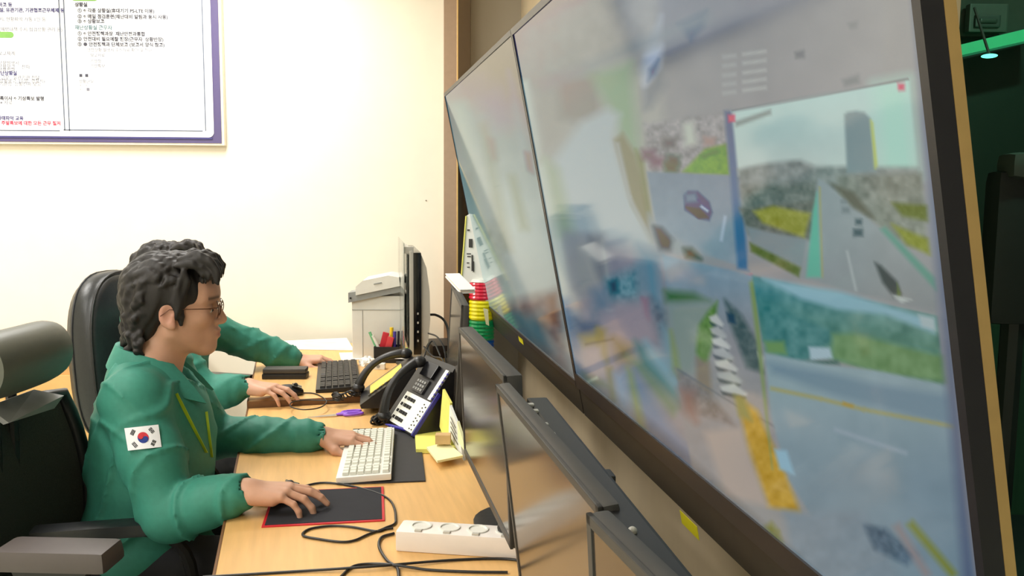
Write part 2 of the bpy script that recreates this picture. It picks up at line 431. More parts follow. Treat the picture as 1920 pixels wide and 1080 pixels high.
    P([(1282, 466), (1296, 466), (1314, 486), (1288, 482)], (62, 72, 54), 5)
    # divider and road camera
    G([(1358, 208), (1376, 208), (1404, 508), (1383, 503)], (104, 112, 134), (82, 116, 150), 210, 500, 6)
    G([(1372, 208), (1704, 148), (1722, 340), (1384, 330)], (176, 206, 200), (186, 200, 192), 160, 330, 5, 1, False, 2, 30)
    P([(1640, 160), (1704, 148), (1722, 330), (1650, 330)], (166, 210, 194), 30)
    L([(1372, 208), (1704, 148)], 3, (118, 118, 120), 3)
    P([(1383, 318), (1440, 306), (1500, 300), (1530, 312), (1722, 314), (1735, 400), (1390, 400)], (134, 142, 136), 8, 1, 14, 14, 3)
    P([(1392, 350), (1530, 340), (1535, 400), (1398, 392)], (118, 124, 114), 10, 1, 16, 12, 8)
    P([(1570, 330), (1728, 325), (1740, 470), (1700, 460), (1570, 370)], (128, 134, 122), 8, 1, 16, 14, 9)
    P([(1583, 215), (1590, 210), (1604, 208), (1620, 210), (1632, 222), (1642, 322), (1588, 324)], (128, 146, 146), 5)
    P([(1632, 224), (1637, 230), (1645, 310), (1640, 318)], (182, 194, 100), 4)
    P([(1386, 390), (1532, 376), (1522, 450), (1404, 440)], (114, 116, 104), 6, 1, 10, 10)
    P([(1412, 396), (1450, 386), (1520, 400), (1508, 446), (1430, 418)], (148, 150, 74), 6, 1, 10, 10)
    P([(1400, 425), (1512, 450), (1505, 500), (1412, 468)], (134, 144, 144), 5); P([(1406, 455), (1502, 502), (1498, 520), (1408, 472)], (98, 112, 62), 5, 1, 8, 9)
    P([(1403, 475), (1500, 525), (1402, 505)], (150, 150, 148), 5)
    G([(1534, 335), (1545, 340), (1755, 520), (1757, 588), (1500, 520), (1522, 440)], (148, 158, 158), (140, 146, 146), 340, 580, 4, 1, False, 3, 30)
    P([(1524, 396), (1532, 360), (1540, 520), (1512, 520)], (108, 176, 152), 5); L([(1537, 350), (1542, 520)], 3, (158, 160, 110), 3)
    P([(1650, 430), (1660, 425), (1752, 520), (1756, 545)], (104, 150, 134), 6)
    P([(1672, 380), (1738, 385), (1740, 415), (1692, 405)], (106, 116, 60), 7, 1, 8, 8); P([(1672, 420), (1740, 448), (1744, 478), (1700, 458)], (134, 142, 62), 7, 1, 8, 8)
    P([(1560, 345), (1600, 360), (1640, 410), (1600, 390)], (104, 102, 86), 7)
    for q in ((1582, 378, 5, 3), (1586, 394, 7, 5), (1610, 416, 6, 5), (1609, 436, 9, 7)):
        x, y, a, b = q; P([(x-a, y-b), (x+a, y-b), (x+a, y+b), (x-a, y+b)], (80, 92, 94) if y > 400 else (120, 128, 128), 5)
    P([(1640, 492), (1652, 498), (1682, 528), (1690, 552), (1675, 556), (1655, 530)], (72, 78, 76), 6); P([(1682, 530), (1690, 552), (1682, 558)], (98, 116, 70), 3)
    L([(1588, 470), (1605, 545)], 4, (168, 176, 174), 4); P([(1672, 552), (1710, 562), (1690, 568)], (180, 190, 186), 4)
    P([(1378, 228), (1445, 205), (1446, 214), (1380, 238)], (138, 148, 142), 5)
    for q in ((1690, 163), (1745, 603), (1404, 521), (1372, 222), (1783, 1000)):
        P([(q[0]-7, q[1]-6), (q[0]+6, q[1]-7), (q[0]+6, q[1]+6), (q[0]-6, q[1]+7)], (200, 84, 110), 4)
    # left lower area: mirrored desk and worker painted in, pinks and greens
    P([(1065, 440), (1260, 480), (1280, 560), (1300, 900), (1090, 720)], (150, 146, 150), 12, 1, 6, 22)
    P([(1066, 452), (1128, 440), (1138, 530), (1080, 560)], (152, 152, 148), 10); L([(1128, 448), (1142, 540)], 3, (172, 174, 168), 3)
    P([(1106, 445), (1126, 448), (1136, 530), (1120, 520)], (140, 138, 136), 6)
    P([(1110, 545), (1145, 530), (1146, 585), (1115, 590)], (120, 132, 144), 8); P([(1138, 525), (1198, 500), (1204, 570), (1150, 560)], (122, 148, 154), 9, 1, 12, 9)
    P([(1142, 530), (1156, 524), (1158, 546), (1146, 550)], (72, 96, 98), 5); P([(1196, 460), (1236, 480), (1244, 610), (1215, 590)], (118, 144, 156), 10)
    P([(1220, 560), (1246, 590), (1250, 640), (1230, 640)], (104, 108, 112), 8, 1, 12, 8); P([(1204, 560), (1212, 562), (1216, 600), (1208, 592)], (150, 84, 96), 5)
    P([(1080, 600), (1118, 608), (1130, 640), (1086, 628)], (110, 116, 130), 8)
    P([(1088, 630), (1124, 622), (1130, 645), (1096, 650)], (162, 150, 104), 6); P([(1120, 615), (1136, 618), (1138, 678), (1126, 665)], (150, 136, 62), 6)
    P([(1130, 590), (1210, 560), (1240, 640), (1180, 660), (1150, 680)], (162, 150, 154), 12)
    L([(1098, 646), (1150, 636)], 2, (90, 84, 70), 2, .7)
    P([(1096, 655), (1128, 648), (1134, 700), (1104, 700)], (168, 160, 162), 7); P([(1150, 635), (1180, 650), (1180, 680), (1160, 672)], (128, 116, 80), 9)
    P([(1190, 640), (1210, 650), (1275, 735), (1276, 760), (1200, 690)], (104, 134, 128), 7); P([(1176, 668), (1200, 680), (1270, 765), (1262, 778)], (122, 140, 110), 7)
    P([(1210, 640), (1262, 690), (1276, 740), (1215, 668)], (142, 176, 186), 8); P([(1240, 610), (1262, 625), (1275, 730), (1245, 680)], (130, 158, 168), 8)
    P([(1170, 690), (1190, 695), (1292, 850), (1300, 880), (1235, 850), (1180, 740)], (124, 138, 160), 7)
    P([(1176, 690), (1184, 700), (1210, 810), (1196, 800)], (146, 156, 98), 6); P([(1138, 690), (1146, 690), (1154, 750), (1148, 745)], (132, 128, 88), 5)
    P([(1150, 700), (1170, 700), (1190, 800), (1160, 770)], (146, 160, 178), 6); P([(1092, 700), (1130, 715), (1140, 725), (1100, 720)], (120, 132, 112), 5)
    L([(1102, 716), (1120, 708)], 4, (200, 215, 190), 2)
    P([(1220, 800), (1300, 850), (1330, 900), (1250, 860)], (104, 118, 142), 10)
    # middle lower picture: cars parked under trees
    G([(1242, 478), (1412, 516), (1440, 640), (1470, 900), (1300, 900), (1262, 650)], (126, 150, 164), (148, 148, 150), 490, 640, 4, 1, False, 4, 20)
    P([(1246, 545), (1300, 550), (1330, 565), (1270, 568), (1250, 566)], (92, 116, 74), 6); P([(1252, 572), (1338, 566), (1330, 600), (1300, 700), (1262, 700)], (140, 152, 142), 8)
    P([(1330, 580), (1345, 565), (1338, 640), (1320, 700), (1305, 660), (1310, 610)], (104, 136, 70), 7, 1, 10, 9); P([(1305, 670), (1330, 680), (1335, 740), (1306, 740)], (140, 128, 112), 8)
    P([(1258, 620), (1268, 660), (1276, 710), (1264, 690)], (138, 154, 92), 5); P([(1266, 690), (1330, 735), (1380, 800), (1290, 770)], (128, 124, 124), 8, 1, 12, 10)
    L([(1270, 692), (1380, 760), (1600, 880)], 3, (106, 110, 116), 3, .7)
    P([(1275, 730), (1300, 735), (1305, 790), (1284, 770)], (142, 108, 102), 9)
    P([(1358, 560), (1390, 590), (1420, 640), (1432, 700), (1400, 690), (1370, 610)], (92, 104, 100), 8, 1, 12, 10)
    for i, (x, y) in enumerate(((1343, 600), (1347, 622), (1352, 642), (1356, 662), (1362, 684), (1368, 706), (1376, 730))):
        w = 14+2*i; P([(x-w, y-6), (x, y-11), (x+w, y+8), (x+w-4, y+14), (x-w+4, y+3)], (190, 194, 190) if i % 2 == 0 else (172, 176, 174), 4)
        P([(x-w+2, y+4), (x+w-4, y+15), (x+w-8, y+20), (x-w+6, y+10)], (72, 78, 82), 4)
    P([(1362, 586), (1376, 590), (1380, 608), (1366, 604)], (70, 82, 92), 5); P([(1420, 660), (1434, 670), (1430, 690)], (176, 184, 180), 5)
    P([(1385, 745), (1420, 770), (1470, 880), (1500, 960), (1440, 950), (1400, 850)], (192, 152, 54), 9, 1, 12, 14); P([(1376, 740), (1396, 746), (1410, 790), (1386, 780)], (138, 138, 76), 8)
    P([(1320, 810), (1390, 800), (1440, 950), (1360, 930)], (176, 164, 156), 12)
    P([(1405, 530), (1416, 520), (1448, 880), (1438, 800)], (132, 152, 96), 5)
    # right lower picture: road with trees and a white van
    G([(1410, 516), (1757, 592), (1772, 730), (1430, 640)], (90, 138, 140), (92, 132, 104), 540, 700, 4, 1, False, 16, 22)
    P([(1430, 522), (1580, 548), (1750, 600), (1752, 625), (1660, 590), (1570, 580), (1500, 560)], (140, 180, 192), 8)
    P([(1424, 560), (1470, 580), (1560, 620), (1755, 660), (1762, 690), (1560, 640), (1500, 690), (1436, 660)], (86, 134, 130), 9, 1, 14, 16, 4)
    P([(1560, 625), (1600, 625), (1768, 668), (1774, 716), (1650, 700), (1560, 672)], (112, 148, 100), 9, 1, 12, 20, 6); P([(1434, 640), (1470, 640), (1475, 665), (1438, 662)], (114, 152, 92), 7)
    P([(1516, 650), (1556, 652), (1562, 672), (1520, 676)], (172, 196, 206), 5); P([(1500, 676), (1570, 676), (1575, 684), (1500, 684)], (84, 112, 104), 5)
    P([(1722, 590), (1752, 596), (1754, 620), (1728, 612)], (172, 190, 192), 6)
    G([(1434, 662), (1550, 684), (1640, 694), (1776, 722), (1800, 900), (1830, 1100), (1600, 1100), (1480, 900), (1445, 780)], (150, 172, 178), (128, 150, 162), 680, 900, 5, 1, False, 4, 40)
    P([(1440, 680), (1560, 700), (1640, 720), (1780, 742), (1790, 800), (1560, 740), (1450, 700)], (122, 146, 160), 12)
    L([(1445, 728), (1540, 748), (1620, 768), (1790, 800)], 6, (166, 162, 104), 5); L([(1580, 756), (1600, 762)], 6, (178, 150, 70), 4)
    P([(1452, 842), (1475, 845), (1490, 890), (1462, 880)], (150, 190, 210), 6)
    L([(1565, 805), (1700, 850)], 6, (156, 172, 184), 6)
    # bottom row (seen under the others)
    L([(1440, 985), (1452, 1000), (1476, 1080)], 16, (122, 130, 62), 10)
    P([(1470, 960), (1620, 960), (1700, 1100), (1490, 1100)], (128, 146, 158), 14, 1, 5, 20)
    P([(1620, 984), (1660, 990), (1720, 1040), (1700, 1060), (1640, 1030)], (84, 106, 124), 9, 1, 16, 10)
    L([(1680, 984), (1740, 1080)], 14, (146, 140, 142), 9); L([(1706, 980), (1790, 1080)], 14, (132, 142, 74), 9)
    # purplish dark band along the near side, beside the bezel
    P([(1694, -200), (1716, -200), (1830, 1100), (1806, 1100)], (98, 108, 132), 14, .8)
    # dark patterned band along the foot of the glass
    P([(1070, 700), (1200, 800), (1520, 1090), (1480, 1120), (1180, 830), (1070, 735)], (46, 49, 51), 18, 1, 10, 5)
    return p
def paint_far(X, Y):  # pale ground stands in for the room's veil on the glass
    p = Painter(X, Y, (178, 182, 168)); P, G, L = p.P, p.G, p.L
    G([(800, 0), (1100, 0), (1100, 800), (800, 800)], (172, 170, 154), (184, 190, 178), 100, 420, 4, 1, False, 3, 25)
    P([(850, 200), (870, 195), (945, 560), (905, 560)], (186, 192, 174), 12); P([(900, 235), (912, 230), (960, 470), (940, 470)], (166, 166, 140), 8, .7)
    P([(872, 330), (882, 326), (904, 500), (894, 500)], (168, 168, 150), 8, .5)
    P([(915, 260), (925, 262), (932, 300), (922, 300)], (160, 156, 138), 7); P([(955, 330), (965, 330), (990, 430), (976, 430)], (164, 164, 134), 8, .8)
    P([(900, 190), (940, 170), (960, 230), (930, 250)], (168, 174, 166), 12); L([(955, 130), (985, 300)], 8, (188, 190, 180), 8, .7)
    P([(984, 285), (994, 288), (1000, 325), (990, 318)], (146, 146, 136), 5)
    P([(895, 420), (930, 425), (965, 580), (930, 540)], (172, 174, 154), 12, .8, 8, 10)
    P([(930, 575), (1045, 545), (1056, 640), (1080, 720), (1000, 660)], (142, 124, 112), 9, 1, 12, 12); P([(962, 590), (1010, 585), (1040, 660), (990, 640)], (112, 122, 118), 9)  # brown foot: a reflection of the room painted in
    P([(1028, 560), (1040, 556), (1046, 610), (1032, 600)], (150, 118, 92), 6)
    P([(896, 560), (960, 600), (1080, 712), (1074, 725), (930, 620)], (96, 92, 80), 9, .8)
    return p
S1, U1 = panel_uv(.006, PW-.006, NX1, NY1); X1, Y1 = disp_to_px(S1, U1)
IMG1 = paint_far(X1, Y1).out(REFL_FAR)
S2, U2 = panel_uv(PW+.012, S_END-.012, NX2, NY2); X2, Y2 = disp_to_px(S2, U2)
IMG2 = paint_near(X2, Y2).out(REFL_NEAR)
pf = panel(0, 0, PW, 'far wall-mounted display panel, pale painted veil of room reflection, yellow sticker below', .006, .10)
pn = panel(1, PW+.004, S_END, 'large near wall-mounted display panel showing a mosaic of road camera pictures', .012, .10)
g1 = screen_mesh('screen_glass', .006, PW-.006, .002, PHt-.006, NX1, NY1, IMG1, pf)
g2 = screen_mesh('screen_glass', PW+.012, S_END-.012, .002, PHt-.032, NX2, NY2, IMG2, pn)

# wall-mount frame behind the near end of the panels: warm metal edge facing the camera
mf = MB(); dbox(mf, PW+.3, S_END-.004, .02, PHt-.02, -.033, -.024); dbox(mf, S_END-.03, S_END, -.012, PHt+.1, -.033, -.0205)
mo = mf.build('mounting_frame', m_gold, pn, True, label='warm gold metal edge strip')
# yellow square labels on the lower housing
def sticker(px, py, w, h, parent):
    s, u = to_disp(px, py); m_ = MB(); dbox(m_, s-w/2, s+w/2, u-h/2, u+h/2, -.0035, .0022 if 0 else -.0025); return m_.build('sticker', m_yellow, parent, True, label='yellow sticker')
sticker(975, 637, .085, .028, pf); sticker(1290, 985, .09, .03, pn)
# ================================================================ desks
DA = math.radians(14.0)
FX = Vector((math.cos(DA), math.sin(DA), 0))     # the way the people face
FY = Vector((-math.sin(DA), math.cos(DA), 0))    # along the desks, away from the camera
ZN, ZF = .72, .74
pA = Vector((-.565, 1.57, 0)); pB = Vector((-.876, 2.76, 0))
DX = (pB-pA).normalized(); DN = Vector((DX.y, -DX.x, 0))
if DN.x < 0: DN = -DN
def desk(name, label, start, length, z, depth=.86):
    th = thing(name, label, 'desk', mw=frame(start, DX))
    sgn = (wm(th).inverted().to_3x3() @ DN).y
    t = MB(); t.box((length/2, sgn*depth/2, z-.014), (length, depth, .028), .003); t.build('desk_top', m_wood, th)
    e = MB(); e.box((length/2, -sgn*.002, z-.015), (length, .006, .032), .002); e.box((-.002, sgn*depth/2, z-.015), (.006, depth, .032), .002); e.build('edge_band', m_wood_edge, th)
    for x in (.06, length-.06):
        l = MB(); l.box((x, sgn*depth/2, (z-.028)/2), (.03, depth-.1, z-.028), .004); l.build('side_panel', m_grey, th)
    p = MB(); p.box((length/2, sgn*(depth-.06), .45), (length-.16, .016, .5), .003); p.build('modesty_panel', m_grey, th)
    return th
near_start = pA-DX*.45; near_len = (pB-pA).length+.45-.004
desk('office_desk', 'nearer honey-coloured wooden desk with power strip and loose cables on it', near_start, near_len, ZN)
far_start = pB+DX*.006
desk('office_desk', 'farther honey-coloured wooden desk against the cream wall', far_start, 1.10, ZF)

# low wooden cabinet by the wall, behind the leather chair
th = thing('low_cabinet', 'low wooden cabinet against the wall behind the leather chair', 'cabinet', (-2.2, 3.85, 0))
t = MB(); t.box((0, 0, .34), (1.2, .42, .68), .004); t.build('body', m_wood, th)
t = MB(); t.box((0, -.004, .70), (1.24, .44, .035), .004); t.build('cabinet_top', mat('pinkish_wood', (226, 160, 128), .45, var=.05), th)
for i in (-1, 1):
    t = MB(); t.box((i*.3, -.217, .34), (.57, .016, .6), .003); d = t.build('door', m_wood, th)
    t = MB(); t.tube([(i*.06, -.232, .38), (i*.06, -.232, .48)], .006); t.build('handle', m_grey, d)

# ================================================================ row of monitors on the nearer desks, facing the people
m_scr = mat('brown_tinted_dark_screen', (58, 52, 46), .16, var=.02, spec=.8)
def row_monitor(label, ft, fb, w, zb, yaw=DX, th_=.035):
    ft, fb = Vector(ft), Vector(fb)
    up = (ft-fb); h = up.length; up.normalize()
    x = -Vector(yaw).normalized(); n = up.cross(x).normalized()
    if n.x > 0: n = -n
    mw = Matrix(((x.x, up.x, n.x, fb.x), (x.y, up.y, n.y, fb.y), (x.z, up.z, n.z, fb.z), (0, 0, 0, 1)))
    rt = thing('desktop_monitor', label, 'monitor', mw=mw, group=None)
    t = MB(); t.box((w/2, h/2, -th_/2-.001), (w, h, th_), .006); t.build('back_shell', m_dkgrey, rt, smooth=True)
    t = MB()
    for c, d in (((w/2, h-.006, .001), (w, .012, .006)), ((w/2, .008, .001), (w, .016, .006)), ((.006, h/2, .001), (.012, h, .006)), ((w-.006, h/2, .001), (.012, h, .006))): t.box(c, d, .0015)
    t.build('bezel', m_dkgrey, rt)
    t = MB(); t.box((w/2, h/2, .0), (w-.022, h-.022, .004)); t.build('screen', m_scr, rt)
    # stand down to the desk
    c = mw @ Vector((w/2, h*.4, -th_)); inv = mw.inverted()
    t = MB(); q = c+Vector((.05, 0, 0)); t.tube([c, q, Vector((q.x, q.y, zb+.012))], .016, 10); t.build('stand_post', m_black, rt, world=True)
    t = MB(); t.lathe([(.10, zb), (.10, zb+.008), (.03, zb+.014)], 24, (q.x, q.y, 0)); t.build('stand_base', m_black, rt, world=True)
    return rt
row_monitor('farthest of the dark monitors under the display, in the row seen edge-on', at(849, 533, 2.89), at(838, 713, 2.89), .56, ZF, Vector((-.125, .99, 0)), .018)
row_monitor('second dark monitor from the far end of the row, behind the white-keypad phone', at(861, 613, 2.06), at(873, 850, 2.06), .60, ZN, Vector((-.201, .98, 0)), .03)
row_monitor('third dark monitor of the row, warm brown reflections, beside the black rail', at(938, 720, 1.41), at(981, 1118, 1.43), .57, ZN, Vector((-.195, .98, 0)), .02)
row_monitor('nearest dark monitor, its edge rising from the bottom of the view', at(1114, 962, .815), at(1133, 1560, .83), .5, ZN, Vector((-.27, .96, 0)), .02)
# black rail behind the monitors
ra, rb = at(1006, 757, 1.37), at(1254, 1090, .72)
rd = (ra-rb).normalized()
th = thing('monitor_rail', 'long black metal rail with clips running behind the dark monitors', 'rail', mw=frame(rb, rd))
L = (ra-rb).length
t = MB(); t.box((L/2-.14, 0, 0), (L+.28, .034, .022), .004); t.build('bar', m_black, th)
for x in (L*.66, L*.74, L*.86, L*.92):
    t = MB(); t.box((x, .02, .004), (.012, .012, .02), .002); t.build('clip', m_silver, th)
t = MB(); t.sphere((L*.13, .008, .012), .005); t.build('screw', m_silver, th)
for x in (-.1, L*.5):
    t = MB(); t.box((x, -.03, -(rb.z-ZN)/2), (.03, .02, rb.z-ZN-.02), .003); t.build('post', m_black, th)
# ================================================================ things on the desks
def dframe(px, py, z, ang=0): p = atz(px, py, z); return Matrix.Translation(p) @ Matrix.Rotation(DA+ang, 4, 'Z')
def at_world(x, y, z, ang=0): return Matrix.Translation(Vector((x, y, z))) @ Matrix.Rotation(ang, 4, 'Z')
m_keys = mat('black_keycap', (40, 38, 40), .5, var=.08); m_wkeys = mat('white_keycap', (222, 222, 210), .55, var=.02)
def keyboard(label, mw, L_, w, body, keys, rows=6, cols=17, tilt=.05):
    """long side along local y, user on the -x side"""
    th = thing('keyboard', label, 'keyboard', mw=mw)
    t = MB(); t.box((0, 0, .009), (w, L_, .016), .004, Matrix.Rotation(-tilt, 3, 'Y')); t.build('case', body, th, smooth=True)
    t = MB(); kx = (w-.024)/rows; ky = (L_-.02)/(cols+1.5)
    R_ = Matrix.Rotation(-tilt, 3, 'Y')
    for r in range(rows):
        c = 0; y = -L_/2+.01
        while c < cols:
            span = 1
            if r == 0 and c == 7: span = 5
            gap = .5 if c in (3, 5) else 0
            y += gap*ky
            kx_ = -w/2+.014+(r+.5)*kx+(.006 if r == rows-1 else 0)
            t.box(R_ @ Vector((kx_, y+ky*span/2, .021)), (kx*.86, ky*(span-.14), .007), 0, R_, taper=(.86, .86))
            y += ky*span; c += span
    t.build('keycaps', keys, th, kind='stuff')
    return th
pk0, pk1 = atz(630, 728, ZF+.02), atz(640, 670, ZF+.02)
kd = (pk1-pk0); kd.z = 0
kc = (pk0+pk1)/2; kL = .50
keyboard('black keyboard under the farther worker\'s left hand', Matrix.Translation((kc.x, kc.y-.02, ZF)) @ Matrix.Rotation(math.atan2(-kd.x, kd.y)+.04, 4, 'Z'), kL, .155, m_black, m_keys)
kp = atz(690, 850, ZN+.012)
keyboard('white keyboard on the black mat under the nearer worker\'s left hand', Matrix.Translation((kp.x, kp.y-.0, ZN+.004)) @ Matrix.Rotation(.12, 4, 'Z') , .43, .135, m_white, m_wkeys)
q = atz(715, 850, ZN)
th = tag(MB().box((0, 0, .002), (.20, .50, .004), .0015).build('desk_mat', mat('black_desk_mat', (46, 45, 48), .7, var=.06)), 'black desk mat under the white keyboard', 'desk mat'); th.matrix_world = Matrix.Translation((q.x+.012, q.y+.0, ZN)) @ Matrix.Rotation(.14, 4, 'Z')
# red-edged mouse pad
c0 = atz(490, 990, ZN); dpx = (atz(640, 982, ZN)-c0).normalized()
th = thing('mouse_pad', 'dark mouse pad with a red edge on the nearer desk', 'mouse pad', mw=frame(c0, dpx))
t = MB(); t.box((.13, .11, .0015), (.26, .22, .003), .001); t.build('rim', mat('red_rubber_edge', (206, 30, 44), .5), th, label='red edge')
t = MB(); t.box((.13, .11, .003), (.248, .208, .002), .0008); t.build('pad', mat('dark_pad_cloth', (38, 38, 44), .9), th)
def mouse(label, p, ang):
    th = thing('computer_mouse', label, 'mouse', mw=Matrix.Translation(p) @ Matrix.Rotation(ang, 4, 'Z'))
    t = MB(); t.sphere((0, 0, .010), .03, 20, 12, (1.9, 1, .95)); 
    t.v = [(x, y, max(z, .0)) for x, y, z in t.v]; t.build('shell', m_black, th, smooth=True)
    t = MB(); t.lathe([(.008, -.004), (.008, .004)], 14, (.03, 0, .034), 'y'); t.build('wheel', m_dkgrey, th, smooth=True)
    for s in (-1, 1):
        t = MB(); t.box((.034, s*.012, .030), (.034, .020, .006), .003, Matrix.Rotation(.35, 3, 'Y')); t.build('button', m_blackgloss, th)
    return th
pm2 = atz(538, 741, ZF); mouse('black mouse under the farther worker\'s right hand', pm2, DA)
pm1 = atz(520, 935, ZN+.004); mouse('black mouse on the red-edged pad', pm1, DA)
def cable(label, pts, z, r=.0022, name='cable', m=m_black, cat='cable', group=None):
    P = bez([atz(p[0], p[1], z+(p[2] if len(p) > 2 else 0)+r*1.2) for p in pts], 10)
    o = MB().tube(P, r, 7).build(name, m, smooth=True); return tag(o, label, cat, group)
cable('thin black mouse cable looped on the farther desk', [(556, 737), (590, 738), (612, 752), (600, 764), (570, 768), (546, 763), (548, 754), (575, 750), (612, 751), (645, 750)], ZF)
cable('thin black cable in a long loop above the mouse-pad edge', [(520, 928), (610, 905), (720, 930), (742, 975), (722, 990), (690, 1002), (665, 1013), (640, 1016), (600, 1011), (568, 1004), (580, 992), (620, 986), (660, 988), (705, 996), (722, 992), (737, 990)], ZN, .0026)
cable('black cable curving down from the end of the power strip', [(739, 1000), (715, 1008), (711, 1026), (725, 1050), (744, 1064), (748, 1084)], ZN, .003)
cable('long straight black cable lying in front of the power strip', [(380, 1082), (560, 1071), (700, 1062, .004), (850, 1050), (950, 1048), (1010, 1060)], ZN, .0026)
cable('black cable arched below the long straight cable', [(636, 1084), (662, 1062), (700, 1057), (745, 1060, .004), (800, 1068), (880, 1072), (952, 1073)], ZN, .0026)
# power strip
pa, pb = atz(741, 1034, ZN), atz(950, 1048, ZN)
m_strip = mat('power_strip_plastic', (240, 232, 226), .35, var=.01)
th = thing('power_strip', 'white power strip with round sockets and one black plug', 'power strip', mw=frame(pa, pb-pa))
t = MB(); t.box((.21, .032, .021), (.42, .064, .042), .007); t.build('case', m_strip, th, smooth=True)
for i in range(6):
    x = .045+.058*i
    t = MB(); t.lathe([(.0215, .0), (.0215, .0022), (.018, .0024), (.016, -.002)], 24, (x, .034, .0422)); s_ = t.build('socket', m_white, th, smooth=True)
    t = MB()
    for d in (-.0065, .0065): t.lathe([(.0022, 0), (.0022, .0009)], 10, (x+d, .034, .0404))
    t.build('contact_hole', m_black, s_)
    t = MB(); t.box((x, .008, .043), (.014, .008, .004), .001); t.build('switch', m_silver, th)
th = thing('power_plug', 'black plug in the power strip by the monitor', 'plug', mw=frame(pa, pb-pa) @ Matrix.Translation((.045+.058*3, .034, .046)))
t = MB(); t.lathe([(.018, 0), (.019, .004), (.015, .022), (.008, .03)], 20); t.build('plug_body', m_black, th, smooth=True)
t = MB(); t.tube(bez([(0, 0, .026), (.01, .01, .045), (.05, .03, .05), (.1, .04, -.02), (.15, .05, -.040)], 6), .003); t.build('cord', m_black, th, smooth=True)

# ---------------------------------------------------------------- desk phones
m_phone = mat('phone_black', (30, 29, 31), .38, var=.06); m_phone2 = mat('phone_charcoal', (58, 56, 56), .4, var=.05)
m_plate = mat('phone_white_plate', (238, 238, 228), .45, var=.01); m_blue = mat('blue_plastic', (44, 38, 150), .4)
def phone(label, mw, w, l, tilt, plate=True, hand_len=.2):
    th = thing('desk_phone', label, 'telephone', mw=mw)
    ct, st = math.cos(tilt), math.sin(tilt)
    # wedge: local x = width, y = up the sloping face (plan), z = up
    prof = [(0, 0, 0), (0, l*ct, 0), (0, l*ct+.02, l*st*.45), (0, l*ct, l*st+.012), (0, -.004, .012)]
    t = MB(); t.prism([(x-w/2, y, z) for x, y, z in prof], (w, 0, 0)); t.build('base', m_phone, th)
    F = Matrix.Translation((0, -.004, .0125)) @ Matrix.Rotation(math.atan2(l*st, l*ct+.004), 4, 'X')
    def fb(name, c, d, m, parent, bev=.001, label=None):
        t = MB(); t.M = F; t.box(c, d, bev); return t.build(name, m, parent, label=label)
    x0 = -w/2+.066
    if plate:
        pw = w/2-.004-x0+.05
        pl = fb('keypad_plate', (x0-.03+(w/2-.004-x0+.03)/2, l*.235, .002), (w/2-.004-x0+.03, l*.45, .004), m_plate, th, label='white keypad plate')
        for r in range(4):
            for c in range(3): fb('key', (x0+.012+c*.0185, l*.085+r*l*.098, .006), (.0125, .011, .005), m_black, pl)
            fb('function_key', (x0-.010, l*.085+r*l*.098, .006), (.008, .010, .005), m_black, pl)
        for k in range(8): fb('small_key', (w/2-.03 if k % 2 else w/2-.03, l*.05+k*l*.05, .005), (.004, .004, .003), m_black, pl, .0004)
        for k in range(6): fb('small_key', (w/2-.014, l*.05+k*l*.065, .005), (.004, .004, .003), m_black, pl, .0004)
        fb('side_trim', (w/2+.002, l*.3, -.002), (.005, l*.62, .012), m_blue, th, label='blue edge')
        fb('index_card', (w/2-.024, l*.70, .003), (.020, l*.44, .004), m_paper, th, label='white index strip')
        fb('side_button_strip', (w/2-.006, l*.70, .003), (.012, l*.44, .005), m_phone, th)
        for k in range(7): fb('side_button', (w/2-.006, l*.51+k*l*.06, .007), (.007, .006, .003), m_blue, th, .0005)
        fb('line_key_panel', (x0+.03, l*.60, .004), (.075, l*.20, .006), m_phone2, th)
        for r in range(3):
            for c in range(4): fb('line_key', (x0+.006+c*.0165, l*.54+r*l*.055, .0085), (.011, .008, .004), m_grey, th, .001)
        fb('display', (x0+.03, l*.83, .006), (.085, l*.2, .010), m_blackgloss, th)
    else:
        fb('label_card', (0, l*.5, .003), (w*.6, l*.6, .003), mat('yellow_label', (236, 204, 96), .6), th, label='yellow label card')
        for k in range(6): fb('line_key', (w/2-.012, l*.2+k*l*.1, .006), (.010, .010, .006), m_dkgrey, th)
    # handset lying along the face on the user's left
    hx = -w/2+.028; n = 14; pts = []; rs = []
    for i in range(n+1):
        a = i/n; y = l*.02+hand_len*a*(l*.98/hand_len if l < hand_len else 1); zz = .020+.036*math.sin(math.pi*a)**.8
        pts.append(F @ Vector((hx, y, zz))); rs.append(.017-.005*math.sin(math.pi*a))
    t = MB(); t.tube(pts, rs, 14); hs = t.build('handset', m_phone, th, smooth=True)
    for y in (pts[0], pts[-1]):
        t = MB(); t.sphere(y, .023, 18, 10, (1, 1, .8)); t.build('ear_cup', m_phone, hs, smooth=True)
    return th
e0, e1 = atz(722, 779, ZF-.0+.0), atz(777, 815, ZN+.015)
e0.z = e1.z = ZN
vx = (e1-e0); wd = .215; mid = (e0+e1)/2
ax = vx.normalized(); 
phone('black desk phone with a white keypad plate, nearest the dark monitors', frame(mid, ax), wd, .235, math.radians(54))
c1 = atz(655, 768, ZF)
phone('black desk phone with a yellow label, between the black keyboard and the white-keypad phone', Matrix.Translation((c1.x+.02, c1.y+.11, ZF)) @ Matrix.Rotation(DA-math.pi/2-.08, 4, 'Z') , .20, .215, math.radians(36), False)
